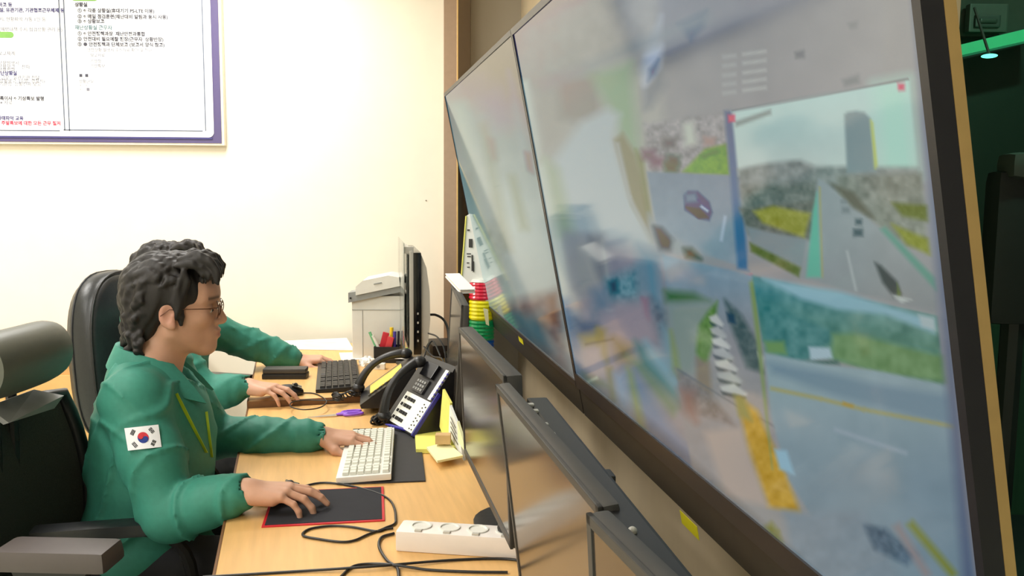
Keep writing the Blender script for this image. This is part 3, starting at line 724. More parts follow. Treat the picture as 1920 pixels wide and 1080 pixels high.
def coil(label, c, L_, R_, turns, r, ang=0, sq=.6):
    P = []
    n = turns*12
    for i in range(n+1):
        a = 2*math.pi*i/12; u = i/n
        x = (u-.5)*L_; y = R_*math.cos(a)*(1+.25*math.sin(5*u*6.28)); z = R_*sq*math.sin(a)+R_*sq+.002+.008*math.sin(u*9)**2
        x2 = x+.012*math.sin(u*17); P.append(Vector((x2, y+.02*math.sin(u*8), z)))
    o = MB().tube(P, r, 6).build('coiled_cord', m_black, smooth=True); tag(o, label, 'cord'); o.matrix_world = Matrix.Translation(c) @ Matrix.Rotation(ang, 4, 'Z'); return o
coil('black coiled phone cord bunched beside the black keyboard', atz(655, 745, ZF), .16, .014, 26, .0024, 1.2)
coil('black coiled cord lying on the nearer desk by the blue pen', atz(712, 795, ZN), .075, .013, 12, .0035, -.7)
# scissors
p0, p1 = atz(577, 785, ZN), atz(684, 775, ZN)
th = thing('scissors', 'scissors with purple handles lying by the desk seam', 'scissors', mw=frame(p0, p1-p0)); L = (p1-p0).length
m_purple = mat('purple_plastic', (150, 92, 222), .35)
for s in (-1, 1):
    t = MB(); t.prism([(0, s*.001, .003), (L*.48, s*.007-.003, .003), (L*.52, s*.007+.005, .003), (L*.2, s*.004+.002, .003)], (0, 0, .0015)); t.build('blade', m_silver, th)
    t = MB(); ring = [(L*.78+.030*math.cos(a), s*.016+.011*math.sin(a), .006) for a in [2*math.pi*k/18 for k in range(19)]]
    t.tube(ring, .0045, 8); t.tube([(L*.5, 0, .005), (L*.68, s*.009, .006)], [.004, .006], 8); t.build('handle', m_purple, th, smooth=True)
# blue pen
p0, p1 = atz(735, 800, ZN+.012), atz(775, 811, ZN+.012)
th = thing('pen', 'blue pen by the foot of the white-keypad phone', 'pen', mw=frame(p0, p1-p0)); L = .13
t = MB(); t.lathe([(.0015, -L/2), (.005, -L/2+.02), (.0052, L/2-.03)], 12, (L/2-.03, 0, .002), 'x'); t.build('barrel', m_blue, th, smooth=True)
t = MB(); t.lathe([(.006, 0), (.006, .04), (.004, .045)], 12, (L-.06, 0, .002), 'x'); t.build('cap', m_blue, th, smooth=True)
# black case and papers
q = atz(532, 711, ZF)
th = thing('glasses_case', 'slim black case beside the farther worker\'s forearm', 'case', mw=Matrix.Translation((q.x, q.y+.03, ZF)) @ Matrix.Rotation(.06, 4, 'Z'))
t = MB(); t.box((0, 0, .010), (.165, .07, .020), .006); t.build('lower_shell', m_black, th, smooth=True)
t = MB(); t.box((0, 0, .030), (.160, .066, .018), .007); t.build('lid', m_dkgrey, th, smooth=True)
def sheet(name, label, pts, z, m, cat='paper', th_=.0015, group=None):
    P = [atz(x, y, z) for x, y in pts]; o = MB().prism(P, (0, 0, th_)).build(name, m); return tag(o, label, cat, group)
sheet('paper_sheet', 'large white printed sheet lying on the farther desk against the wall', [(535, 655), (520, 640), (650, 634), (664, 657)], ZF+.001, m_paper)
o = bpy.data.objects[ 'paper_sheet']
for k in range(7):
    y = 641+k*2.2; t = MB()
    a, b = atz(560+3*k, y, ZF+.003), atz(560+3*k+30+(k*37) % 45, y-.6, ZF+.003)
    d = Vector((0, .004, 0)); t.add([a, b, b+d, a+d], [(0, 1, 2, 3)]); t.build('printed_line', m_grey, o, world=True)
sheet('paper_sheet', 'small white sheet under the white office machine', [(640, 676), (636, 662), (668, 661), (680, 674)], ZF+.0005, m_paper)
# white office machine (sloped grey control head)
q = atz(706, 676, ZF)
th = thing('office_machine', 'white office machine with a sloped grey control head against the wall', 'office machine', mw=Matrix.Translation((q.x-.012, q.y+.165, ZF)) @ Matrix.Rotation(.05, 4, 'Z'))
m_mach = mat('machine_body', (226, 224, 216), .45, var=.015); m_machg = mat('machine_grey', (150, 152, 150), .45, var=.02)
bw, bd, bh = .205, .26, .27
t = MB(); t.box((0, 0, bh/2), (bw, bd, bh), .008); t.build('body', m_mach, th, smooth=True)
t = MB(); t.box((0, -bd/2-.001, bh*.78), (bw*.98, .002, .002)); t.box((-bw*.28, -bd/2-.001, bh*.4), (.0015, .002, bh*.74)); t.build('panel_seam', m_machg, th)
t = MB(); t.prism([(-bw/2-.012, -bd/2-.014, bh-.028), (bw/2, -bd/2-.014, bh+.018), (bw/2, -bd/2-.014, bh+.050), (-bw/2-.012, -bd/2-.014, bh+.014)], (0, .10, 0)); t.build('control_head', m_machg, th, label='grey sloped control head')
t = MB(); t.prism([(-bw/2+.02, -bd/2-.020, bh+.004), (bw/2, -bd/2-.020, bh+.044), (bw/2-.004, -bd/2-.020, bh+.080), (bw/2-.05, -bd/2-.020, bh+.088), (-bw/2+.05, -bd/2-.020, bh+.066), (-bw/2+.02, -bd/2-.020, bh+.040)], (0, .20, 0)); lid = t.build('lid', m_white, th)
t = MB(); t.box((.01, -bd/2-.022, bh+.055), (.034, .002, .004), 0, Matrix.Rotation(-.2, 3, 'Y')); t.build('badge', m_machg, lid)
t = MB(); t.lathe([(.004, 0), (.004, .003)], 12, (-bw/2-.002, -bd/2-.018, bh-.008), 'y'); t.build('button', m_black, th)
# pen box with pens
q = atz(729, 671, ZF)
th = thing('pen_box', 'black pen box in front of the white office machine', 'pen box', mw=Matrix.Translation((q.x+.008, q.y-.085, ZF)))
t = MB()
for c, d in (((0, -.03, .034), (.105, .003, .068)), ((0, .03, .034), (.105, .003, .068)), ((-.052, 0, .034), (.003, .06, .068)), ((.052, 0, .034), (.003, .06, .068)), ((0, 0, .002), (.105, .06, .004))): t.box(c, d, .001)
t.build('box_walls', m_black, th)
pens = [((-.035, 0, .03), (-.075, 0, .125), .006, (120, 190, 140), 'pale green'), ((-.022, -.01, .03), (-.06, -.01, .112), .006, (236, 238, 228), 'white'), ((-.014, 0, .03), (-.020, 0, .125), .012, (190, 36, 52), 'red'),
        ((.006, -.012, .03), (.008, -.015, .108), .012, (206, 60, 66), 'dull red'), ((.016, .015, .03), (.014, .02, .142), .008, (244, 206, 40), 'yellow'), ((.028, 0, .03), (.030, 0, .128), .007, (72, 60, 150), 'purple'), ((.042, .01, .03), (.045, .01, .128), .005, (36, 34, 48), 'black')]
for a, b, r, c, nm in pens:
    t = MB(); a, b = Vector(a), Vector(b)
    if r > .01: t.box((a+b)/2, (r*2.2, r*1.2, (b-a).length), .003, Matrix.Rotation(.25, 3, 'Y')); lab = nm+' eraser stick standing in the black pen box'; kn = 'eraser'
    else: t.tube([a, b], r, 10); lab = nm+' pen standing in the black pen box'; kn = 'pen'
    o = t.build(kn, mat('pen_'+nm.replace(' ', '_'), c, .4), smooth=True); tag(o, lab, kn, 'pens in the black pen box'); o.matrix_world = wm(th).copy()
# crumpled tissue, small white box, lime folded note
def lump(name, label, cat, p, s, m, seed):
    r_ = random.Random(seed); bm = bmesh.new(); bmesh.ops.create_icosphere(bm, subdivisions=3, radius=1)
    for v in bm.verts:
        k = 1+.22*math.sin(v.co.x*6+seed)*math.cos(v.co.y*7)+.12*r_.uniform(-1, 1)
        v.co = Vector((v.co.x*s[0]*k, v.co.y*s[1]*k, max(-.3, v.co.z)*s[2]*k+s[2]*.3))
    me = bpy.data.meshes.new(name); bm.to_mesh(me); bm.free(); me.materials.append(m); o = bpy.data.objects.new(name, me); C.objects.link(o); o.location = p
    return tag(o, label, cat)
lump('crumpled_tissue', 'crumpled white tissue beside the black keyboard', 'tissue', atz(688, 684, ZF), (.030, .035, .026), m_paper, 3)
q = atz(712, 692, ZF)
o = MB().box((0, 0, .012), (.045, .03, .024), .003).build('small_box', m_white); tag(o, 'small white box between the tissue and the black phone', 'box'); o.location = q
o = MB().lathe([(.007, 0), (.007, .002)], 16, (-.004, -.0165, .014), 'y').build('round_mark', m_grey, o)
P0, P1, P2, P3 = [at(x, y, 3.15) for x, y in ((752, 671), (766, 672), (764, 652), (756, 655))]
o = MB().prism([P0, P1, P2, P3], (0, .01, 0)).build('sticky_note', mat('lime_paper', (150, 214, 60), .7)); tag(o, 'lime green folded note at the foot of the edge-on monitor', 'note')
sheet('paper_sheet', 'small white slip beside the lime green note', [(730, 672), (765, 674), (762, 668), (736, 665)], ZF+.02, m_paper, th_=.018)

# ---------------------------------------------------------------- the farther worker's monitor, seen edge-on
YM = 3.20
pe = at(779, 668, YM)
dm = Vector((-math.sin(math.radians(10)), math.cos(math.radians(10)), 0)); nm_ = Vector((-dm.y, dm.x, 0))
th = thing('desktop_monitor', 'silver-backed desktop monitor seen edge-on in front of the office machine', 'monitor', mw=frame((pe.x, pe.y, pe.z), dm))
HM, WM = .405, .52
sg = 1 if (wm(th).inverted().to_3x3() @ nm_).y > 0 else -1
def mbx(name, y0, y1, x0, x1, z0, z1, m, bev=.004, lab=None, parent=None):
    t = MB(); t.box(((x0+x1)/2, sg*(y0+y1)/2, (z0+z1)/2), (x1-x0, abs(y1-y0), z1-z0), bev); return t.build(name, m, parent or th, smooth=True, label=lab)
mbx('front_bezel', .006, .022, 0, WM, 0, HM, m_silver)
mbx('screen', .0215, .0235, .015, WM-.015, .03, HM-.015, m_blackgloss)
mbx('side_band', -.024, .008, .002, WM-.002, .004, HM-.006, m_blackgloss, .008, 'glossy black side band')
t = MB(); n = 10
for i in range(n+1):
    pass
prof = [(-.022, .01), (-.05, .05), (-.058, .14), (-.056, .25), (-.044, .34), (-.022, .395)]
poly = [(0, sg*-.022, .01)]+[(0, sg*y, z) for y, z in prof[1:-1]]+[(0, sg*-.022, .395)]
t = MB(); t.prism([(x+.012, y, z) for x, y, z in poly], (WM-.03, 0, 0)); t.build('rear_shell', m_silver, th, smooth=True)
for k in range(4):
    t = MB(); t.box((-.001, sg*-.010, .06+.035*k), (.004, .006, .008), .001); t.build('button', m_silver, th)
gm = mat('clear_filter', (225, 232, 225), .1, trans=.85, var=.01)
mbx('privacy_filter', .040, .043, -.004, WM, .02, HM+.03, gm, .001, 'clear filter sheet hung on the front')
mbx('filter_hook', .005, .044, .004, .03, HM-.01, HM+.015, m_silver, .002)
t = MB(); t.tube([(WM/2, -sg*.04, .08), (WM/2, -sg*.06, -(pe.z-ZF)+.012)], .02, 10); t.build('stand_neck', m_silver, th, smooth=True)
t = MB(); t.lathe([(.085, -(pe.z-ZF)), (.085, -(pe.z-ZF)+.010), (.04, -(pe.z-ZF)+.016)], 28, (WM/2, -sg*.02, 0)); t.build('stand_base', m_dkgrey, th, smooth=True)
def wcable(label, pts, r=.0035):
    o = MB().tube(bez([at(*p) for p in pts], 8), r, 7).build('cable', m_black, smooth=True); return tag(o, label, 'cable')
wcable('black power cable curving out of the edge-on monitor\'s back', [(806, 590, 3.3), (818, 591, 3.3), (832, 600, 3.3), (840, 620, 3.25), (842, 660, 3.2)], .005)
wcable('thin black cable hanging behind the white-keypad phone', [(803, 625, 3.1), (820, 632, 3.0), (833, 655, 2.95), (838, 700, 2.9)], .003)
wcable('thin black cable crossing behind the phone handset', [(795, 650, 3.0), (812, 668, 2.95), (828, 672, 2.9), (836, 690, 2.85)], .003)
wcable('thin black cable rising beside the edge-on monitor\'s stand', [(790, 690, 3.0), (800, 655, 3.05), (812, 640, 3.1), (826, 668, 3.0)], .003)

# ---------------------------------------------------------------- papers by the monitors
m_ycol = [m_ypaper, mat('cream_paper', (244, 240, 190), .8, var=.02), m_paper]
def pad(label, pts, z, th_, m): return sheet('note_pad', label, pts, z, m, 'note pad', th_)
pad('large pale yellow note pad beside the white keyboard', [(780, 850), (778, 818), (835, 812), (862, 850)], ZN+.001, .012, m_ypaper)
pad('narrow pale yellow note pad lying toward the dark monitors', [(800, 842), (838, 832), (868, 858), (820, 868)], ZN+.016, .006, m_ycol[1])
o = MB().box((0, 0, .015), (.042, .03, .026), .002).build('small_carton', mat('cardboard', (206, 170, 120), .8)); tag(o, 'small cardboard carton on the yellow note pads', 'box'); o.location = atz(831, 832, ZN+.026)
for k, (px, w_, m, lb) in enumerate(((832, 20, m_ypaper, 'pale yellow sheet'), (843, 24, m_paper, 'white printed sheet'), (855, 22, m_ycol[1], 'cream sheet'))):
    Y = 2.42-.09*k
    P = [at(px-8+6*k, 800+14*k, Y), at(px+w_-6+8*k, 858+6*k, Y-.12), at(px+12+2*k, 756+40*k, Y-.08), at(px-2+2*k, 730+30*k, Y)]
    o = MB().prism(P, (.006, .006, 0)).build('leaning_paper', m); tag(o, lb+' leaning against the lower edge of the dark monitors', 'paper')
    if k == 1:
        t = MB()
        for j in range(4):
            a = P[0].lerp(P[3], .25+.16*j); b = P[1].lerp(P[2], .25+.16*j); c_ = a.lerp(b, .2); d_ = a.lerp(b, .75); u = (P[3]-P[0])*.05
            off = Vector((-.002, -.002, 0)); t.add([c_+off, d_+off, d_+u+off, c_+u+off], [(0, 1, 2, 3)])
        t.build('printed_line', m_dkgrey, o)
# white booklet on top of the farthest dark monitor
a, b = at(848, 522, 2.90), at(877, 553, 2.66)
th = thing('booklet', 'white booklet resting on top of the farthest dark monitor', 'booklet', mw=frame(a, b-a))
L = (b-a).length
t = MB()
t = MB(); t.box((L/2, 0, .006), (L, .05, .003), .001); t.build('back_cover', m_paper, th)
t = MB(); t.box((L/2, 0, .011), (L-.004, .046, .006), .0005); t.build('page_block', mat('page_edges', (220, 206, 190), .8, var=.05), th)
t = MB(); t.box((L/2, 0, .0165), (L, .05, .003), .001); t.build('front_cover', m_paper, th)
# notice sheet standing by the pilaster
Yn = 4.02
P = [at(864, 530, Yn), at(908, 530, Yn), at(900, 470, Yn), at(884, 398, Yn), at(874, 405, Yn), at(869, 470, Yn)]
o = MB().prism(P, (0, .004, 0)).build('notice_sheet', m_paper); tag(o, 'tall white printed notice with a yellow edge beside the signal lamp', 'notice')
t = MB(); Pl = [at(863, 545, Yn-.003), at(869, 470, Yn-.003), at(874, 405, Yn-.003)]; t.tube(Pl, .004, 6); t.build('edge_binding', m_ypaper, o, label='pale yellow edge')
t = MB()
for (x, y, w_, h_) in ((876, 430, 5, 3), (879, 448, 7, 16), (875, 475, 8, 2), (876, 480, 7, 2), (884, 478, 3, 30), (875, 492, 5, 2), (887, 490, 2, 20), (876, 500, 5, 2)):
    a, b = at(x, y, Yn-.004), at(x+w_, y+h_, Yn-.004); t.add([a, (b.x, a.y, a.z), b, (a.x, a.y, b.z)], [(0, 1, 2, 3)])
t.build('printed_text', m_dkgrey, o)
# signal lamp tower
Yt = 4.045; c = at(903, 600, Yt); 
th = thing('signal_tower_lamp', 'stacked red, yellow, green and blue signal lamp beside the display', 'signal lamp', (c.x, Yt, 0))
zz = [1.42-(y-373.5)/1584*Yt for y in (528, 562, 600, 638, 676)]
def lampmat(nm, col): return mat(nm, col, .18, var=.1, scale=60, emis=.12, coat=.6)
cols = [('red', (214, 26, 62)), ('yellow', (238, 226, 18)), ('green', (22, 150, 84)), ('blue', (24, 84, 160))]
for k, (nm, col) in enumerate(cols):
    t = MB(); z1, z0 = zz[k], zz[k+1]; prof = []
    for i in range(11):
        a = i/10; prof += [(.060+(.0025 if i % 2 else -.001), z0+.003+(z1-z0-.006)*a)]
    t.lathe(prof, 36); seg = t.build('lamp_section', lampmat('lens_'+nm, col), th, smooth=False, label=nm+' lens')
t = MB(); t.lathe([(.058, zz[0]), (.05, zz[0]+.012), (.02, zz[0]+.014)], 36); t.build('cap', m_white, th, smooth=True)
t = MB(); t.lathe([(.08, 0), (.08, .015), (.02, .02), (.02, zz[4]-.03), (.058, zz[4]-.02), (.058, zz[4])], 28); t.build('pole', m_dkgrey, th, smooth=True)
o = MB().prism([at(906, 578, 3.90), at(915, 580, 3.90), at(917, 611, 3.90), at(911, 608, 3.9)], (0, .002, 0)).build('sticky_note', m_ycol[1]); tag(o, 'pale cream sticky note on the signal lamp', 'note')

# dark power brick on the far desk behind the phones
q = atz(826, 664, ZF)
th = thing('power_brick', 'dark brown power brick behind the phones beside the farthest dark monitor', 'power adapter', mw=Matrix.Translation((q.x, q.y, ZF)) @ Matrix.Rotation(DA, 4, 'Z'))
t = MB(); t.box((0, 0, .028), (.10, .20, .056), .01); t.build('case', mat('dark_brown_plastic', (62, 46, 42), .5), th, smooth=True)
t = MB(); t.tube(bez([(0, -.10, .03), (.01, -.16, .03), (-.02, -.24, .05), (.02, -.3, .02)], 6), .004, 7); t.build('cord', m_black, th, smooth=True)
# ================================================================ notice board on the back wall
YP = YB-.03
m_navy = mat('navy_purple_print', (88, 78, 122), .45, var=.02); m_boardw = mat('white_board_print', (250, 250, 252), .5, var=.004)
m_line = mat('grey_blue_line', (96, 104, 122), .5); m_txt = mat('dark_text_ink', (70, 70, 84), .6); m_txtl = mat('pale_text_ink', (128, 128, 142), .6)
m_red = mat('red_text_ink', (214, 60, 92), .6); m_green = mat('green_label', (120, 176, 74), .5); m_bluet = mat('navy_text_ink', (66, 62, 120), .6)
tl, br = at(-330, -230, YP), at(420, 272, YP)
th = thing('notice_board', 'large wall board with navy border and columns of Korean text', 'notice board', (tl.x, YP, br.z))
def rect(name, x0, y0, x1, y1, d, m, parent, lab=None, th_=.004, bev=0):
    a, b = at(x0, y0, YP), at(x1, y1, YP)
    t = MB(); t.box(((a.x+b.x)/2, YP-d, (a.z+b.z)/2), (abs(b.x-a.x), th_, abs(a.z-b.z)), bev); return t.build(name, m, parent, world=True, label=lab)
rect('outer_frame', -333, -233, 422, 273, -.008, mat('cream_frame', (236, 226, 204), .5), th, None, .030, .002)
rect('border', -330, -230, 417, 269, .008, m_navy, th, None, .004)
# white field with rounded corner
a, b = at(-320, -220, YP), at(403, 258, YP); r = .025; P = []
for cx, cz, a0 in ((b.x-r, b.z+r, -90), (b.x-r, a.z-r, 0), (a.x+r, a.z-r, 90), (a.x+r, b.z+r, 180)):
    for k in range(7): q = math.radians(a0+15*k); P.append((cx+r*math.cos(q), YP-.011, cz+r*math.sin(q)))
t = MB(); t.prism(P, (0, -.002, 0)); t.build('white_field', m_boardw, th, world=True)
rect('border_foot_line', -320, 256, 400, 258, .0135, m_bluet, th, None, .001)  # thin navy line along the foot of the white field
def outline(x0, y0, x1, y1, w=2):
    t = MB()
    for (a0, b0, a1, b1) in ((x0, y1-w, x1, y1), (x0, y0, x0+w, y1), (x1-w, y0, x1, y1), (x0, y0, x1, y0+w)):
        a, b = at(a0, (b0+b1)/2, YP), at(a1, (b0+b1)/2, YP); a.z = at((a0+a1)/2, b0, YP).z; b.z = at((a0+a1)/2, b1, YP).z; t.box(((a.x+b.x)/2, YP-.0135, (a.z+b.z)/2), (abs(b.x-a.x), .001, abs(a.z-b.z)))
    t.build('column_outline', m_line, th, world=True)
outline(-300, -200, 115, 245); outline(122, -200, 382, 246)
def ptext(body, x, y, hpx, m, bold=0.0):
    p = at(x, y, YP); s = hpx/FPX*YP*1.05
    return text(body, 'printed_text', s, m, th, Matrix.Translation((p.x, YP-.0138, p.z)) @ Matrix.Rotation(math.pi/2, 4, 'X'), .0002, bold=bold)
def pill(x0, y0, x1, y1):
    a, b = at(x0, y0, YP), at(x1, y1, YP); h = abs(a.z-b.z)/2; cz = (a.z+b.z)/2; P = []
    for cx, a0 in ((b.x-h, -90), (a.x+h, 90)):
        for k in range(13): q = math.radians(a0+15*k); P.append((cx+h*math.cos(q), YP-.0135, cz+h*math.sin(q)))
    t = MB(); t.prism(P, (0, -.001, 0)); return t.build('green_heading', m_green, th, world=True)
pill(-60, 60, 29, 72); pill(135, -12, 187, 3)
ptext('상황실', 143, 13, 8, m_txt, .0008)
for i, (s_, x, y) in enumerate((('① ※ 각종 상황실(휴대기기 PS-LTE 이용)', 148, 24), ('② ※ 매일 점검훈련(재난대비 알림과 동시 사용)', 148, 35), ('③ ※ 상황보고', 148, 44))): ptext(s_, x, y, 8, m_txt, .0006)
ptext('재난상황실 근무자', 143, 56, 8.5, mat('teal_text_ink', (84, 120, 130), .6), .0004)
for s_, x, y in (('① ※ 안전정책과장  재난안전과통합', 148, 67), ('② 안전대비 필요예찰 현장(근무자  상황반장)', 148, 77), ('③ ● 안전정책과 단체보고 (보고서 양식 참고)', 148, 87)): ptext(s_, x, y, 8, m_txt, .0006)
for s_, x, y in (('안전상황 발생시 수신자료 확인 및 전파', 166, 97), ('보고자료', 172, 107), ('기상청', 172, 118), ('기상특보', 172, 127)): ptext(s_, x, y, 7, m_txtl)
for s_, x, y, m in (('■  ■', 151, 145, m_txt), ('상황근무            ◦', 151, 156, m_txtl), ('◦   ◦', 152, 163, m_txtl), ('◦    ■', 152, 171, m_txtl)): ptext(s_, x, y, 7, m)
for s_, x, y in (('-', 345, 21), ('-', 345, 30), ('-', 345, 40)): ptext(s_, x, y, 8, m_txtl)
for s_, x, y, m in (('하고 등', 0, 13, m_bluet), ('시설, 유관기관, 기관협조근무체제 등', -6, 23, m_bluet), ('시, 현황파악 가동 1인 등', 2, 40, m_txtl), ('(예방대책 수시 점검상황 관리 등)', 2, 59, m_txtl), ('비상연락', -30, 70, m_boardw),
                    ('보고체계', 0, 104, m_txtl), ('상황발생시', 0, 122, m_txtl), ('상황보고     전파', 0, 129, m_txtl), ('상황전파', 0, 135, m_txtl), ('재난상황실', -4, 141, m_bluet), ('근무   유관기관 전달', 5, 149, m_txtl), ('상황보고  (소방, 경찰서)', 2, 155, m_txtl), ('기관장  상황전파 보고', 2, 161, m_txtl),
                    ('특이사 ※ 기상특보 발령', 3, 188, m_txt), ('※ 자료', 3, 196, m_txtl), ('사태파악 교육', -2, 225, m_bluet), ('※ 주말특보에 대한 모든 근무 철저', -2, 234, m_red)): ptext(s_, x, y, 8, m, .0006 if m in (m_txt, m_bluet, m_red) else 0)
# tiny nail mark to the right of the board
o = MB().lathe([(.003, 0), (.003, .002)], 10, (0, 0, 0), 'y').build('wall_mark', m_bronze_dk); p = at(799, 376, YB); o.location = (p.x, YB-.003, p.z); tag(o, 'tiny brown nail head in the bare cream wall', 'nail')
# ================================================================ dim side room beyond the display
def slab(name, pts, Y, dep, m, label, cat, parent=None):
    P = [at(x, y, Y) for x, y in pts]; o = MB().prism(P, (0, dep, 0)).build(name, m, parent); return tag(o, label, cat)
slab('lit_beam', [(1800, 84), (1990, 38), (1990, 62), (1800, 104)], YS-.22, .14, m_gl, 'green-lit ceiling beam over the dark side room', 'beam')
p = at(1855, 105, 2.55)
th = thing('oval_lamp', 'small glowing turquoise oval lamp under the green-lit beam', 'lamp', p)
t = MB(); t.sphere((0, 0, 0), .022, 20, 10, (1, 1, .26)); t.build('lens', mat('lamp_turquoise_glow', (110, 255, 215), .3, emis=1.6), th, smooth=True)
t = MB(); t.tube([(0, 0, .003), (0, .10, .16)], .004, 8); t.build('stem', m_dkgrey, th)
# framed unit on the bulkhead
th = thing('ceiling_unit', 'grey framed unit on the bulkhead above the green-lit beam', 'unit', at(1850, 40, YS-.07))
def fr(name, x0, y0, x1, y1, d, m):
    a, b = at(x0, y0, YS-.07), at(x1, y1, YS-.07); t = MB(); t.box(((a.x+b.x)/2, YS-.07-d, (a.z+b.z)/2), (abs(b.x-a.x), .03, abs(a.z-b.z)), .006); return t.build(name, m, th, world=True)
fr('panel', 1815, 8, 1884, 62, 0, mat('unit_grey', (76, 84, 78), .5)); fr('inset', 1822, 30, 1868, 54, .012, mat('unit_dark_grey', (60, 68, 64), .5)); fr('slot', 1828, 38, 1860, 47, .02, mat('unit_slot', (46, 58, 50), .5))
m_sr = mat('side_room_black', (20, 22, 24), .6, var=.1)
th = thing('high_back_chair', 'black high-backed chair in the dark side room', 'chair', at(1882, 400, 2.3))
c = at(1890, 430, 2.3)
t = MB(); t.box((c.x+.03, 2.3, c.z-.05), (.17, .08, .42), .035); t.build('backrest', m_sr, th, world=True, smooth=True)
t = MB(); t.box((c.x+.03, 2.28, c.z+.17), (.13, .09, .07), .03); t.build('headrest', mat('side_room_grey', (62, 62, 60), .6), th, world=True, smooth=True)
t = MB(); t.box((c.x+.03, 2.12, .5), (.46, .44, .08), .03); t.build('seat', m_sr, th, world=True, smooth=True)
t = MB(); t.tube([(c.x+.03, 2.3, c.z-.2), (c.x+.03, 2.3, .5), (c.x+.03, 2.14, .47)], .03); t.tube([(c.x+.03, 2.12, .46), (c.x+.03, 2.12, .06)], .03)
for k in range(5):
    a = 2*math.pi*k/5; t.tube([(c.x+.03, 2.12, .08), (c.x+.03+.26*math.cos(a), 2.12+.26*math.sin(a), .05)], .02)
t.build('base', m_sr, th, world=True)
slab('green_curtain', [(1846, 600), (1990, 585), (1990, 1500), (1860, 1500)], YS-.1, .03, mat('dark_green_curtain', (22, 58, 40), .8, var=.25, scale=6, noise_stretch=(6, 1, .3)), 'dark green curtain hanging low in the side room', 'curtain')
# ================================================================ people: bodies grown from smooth distance fields
class SDF:
    def __init__(s, lo, hi, h):
        s.lo = np.array(lo, float); s.h = h; s.n = (np.ceil((np.array(hi)-s.lo)/h).astype(int)+1)
        s.a = np.full(tuple(s.n), .5, np.float32)
    def sl(s, lo, hi):
        i0 = np.clip(np.floor((np.array(lo)-s.lo)/s.h).astype(int), 0, s.n); i1 = np.clip(np.ceil((np.array(hi)-s.lo)/s.h).astype(int)+1, 0, s.n)
        if (i1 <= i0).any(): return None, None
        ax = [s.lo[k]+s.h*np.arange(i0[k], i1[k]) for k in range(3)]
        return tuple(slice(i0[k], i1[k]) for k in range(3)), np.stack(np.meshgrid(*ax, indexing='ij'), -1)
    def _mix(s, S, d, k, sub):
        a = s.a[S]
        if sub: d = -d; h = np.clip(.5-.5*(d-a)/k, 0, 1); s.a[S] = a*(1-(1-h))+0 if False else np.maximum(a, d)+.25*k*np.clip(1-np.abs(a-d)/k, 0, 1)**2
        else: s.a[S] = np.minimum(a, d)-.25*k*np.clip(1-np.abs(a-d)/k, 0, 1)**2
    def cone(s, a, b, ra, rb, k=.02, sub=False):
        a = np.array(a, float); b = np.array(b, float); R_ = max(ra, rb)+k*1.5+2*s.h
        S, P = s.sl(np.minimum(a, b)-R_, np.maximum(a, b)+R_)
        if S is None: return s
        ab = b-a; t = np.clip(((P-a)@ab)/(ab@ab+1e-12), 0, 1)
        d = np.linalg.norm(P-a-t[..., None]*ab, axis=-1)-(ra+(rb-ra)*t); s._mix(S, d, k, sub); return s
    def chain(s, pts, rs, k=.02, sub=False):
        for i in range(len(pts)-1): s.cone(pts[i], pts[i+1], rs[i], rs[i+1], k, sub)
        return s
    def ell(s, c, r, k=.02, sub=False, R=None):
        c = np.array(c, float); r = np.array(r, float); e = r.max()+k*1.5+2*s.h
        S, P = s.sl(c-e, c+e)
        if S is None: return s
        q = P-c
        if R is not None: q = q@R            # columns of R are the ellipsoid's axes
        k0 = np.linalg.norm(q/r, axis=-1); k1 = np.linalg.norm(q/(r*r), axis=-1)+1e-9
        s._mix(S, np.maximum(k0*(k0-1)/k1, -r.min()), k, sub); return s
    def disp(s, fn, band=.03):
        """add a relief to the field near its surface"""
        idx = np.nonzero(np.abs(s.a) < band); P = s.lo+np.stack(idx, -1)*s.h; s.a[idx] += fn(P); return s
    def cut(s, p, n):
        """keep the side the normal points away from"""
        ax = [s.lo[k]+s.h*np.arange(s.n[k]) for k in range(3)]; P = np.stack(np.meshgrid(*ax, indexing='ij'), -1)
        s.a = np.maximum(s.a, (P-np.array(p))@np.array(n)).astype(np.float32); return s
    def mesh(s):
        a = s.a; a[0] = a[-1] = .5; a[:, 0] = a[:, -1] = .5; a[:, :, 0] = a[:, :, -1] = .5
        neg = a < 0; nx, ny, nz = a.shape
        acc = np.zeros((nx-1, ny-1, nz-1, 3), np.float32); cnt = np.zeros((nx-1, ny-1, nz-1), np.float32); quads = []
        for ax in range(3):
            A = [slice(None)]*3; B = [slice(None)]*3; A[ax] = slice(0, -1); B[ax] = slice(1, None)
            ch = neg[tuple(A)] != neg[tuple(B)]; I = np.argwhere(ch)
            v0 = a[tuple(A)][ch]; v1 = a[tuple(B)][ch]; t = v0/(v0-v1); P = I.astype(np.float32); P[:, ax] += t
            u, v = [(1, 2), (2, 0), (0, 1)][ax]
            cells = []
            for du, dv in ((-1, -1), (0, -1), (0, 0), (-1, 0)):
                c = I.copy(); c[:, u] += du; c[:, v] += dv; cells.append(c)
                np.add.at(acc, (c[:, 0], c[:, 1], c[:, 2]), P); np.add.at(cnt, (c[:, 0], c[:, 1], c[:, 2]), 1)
            q = np.stack(cells, 1); fl = v0 >= 0; q[fl] = q[fl][:, ::-1]; quads.append(q)
        Q = np.concatenate(quads); lid = -np.ones(cnt.shape, np.int64); act = cnt > 0; lid[act] = np.arange(act.sum())
        V = acc[act]/cnt[act][:, None]*s.h+s.lo; F = lid[Q[..., 0], Q[..., 1], Q[..., 2]]
        return V, F
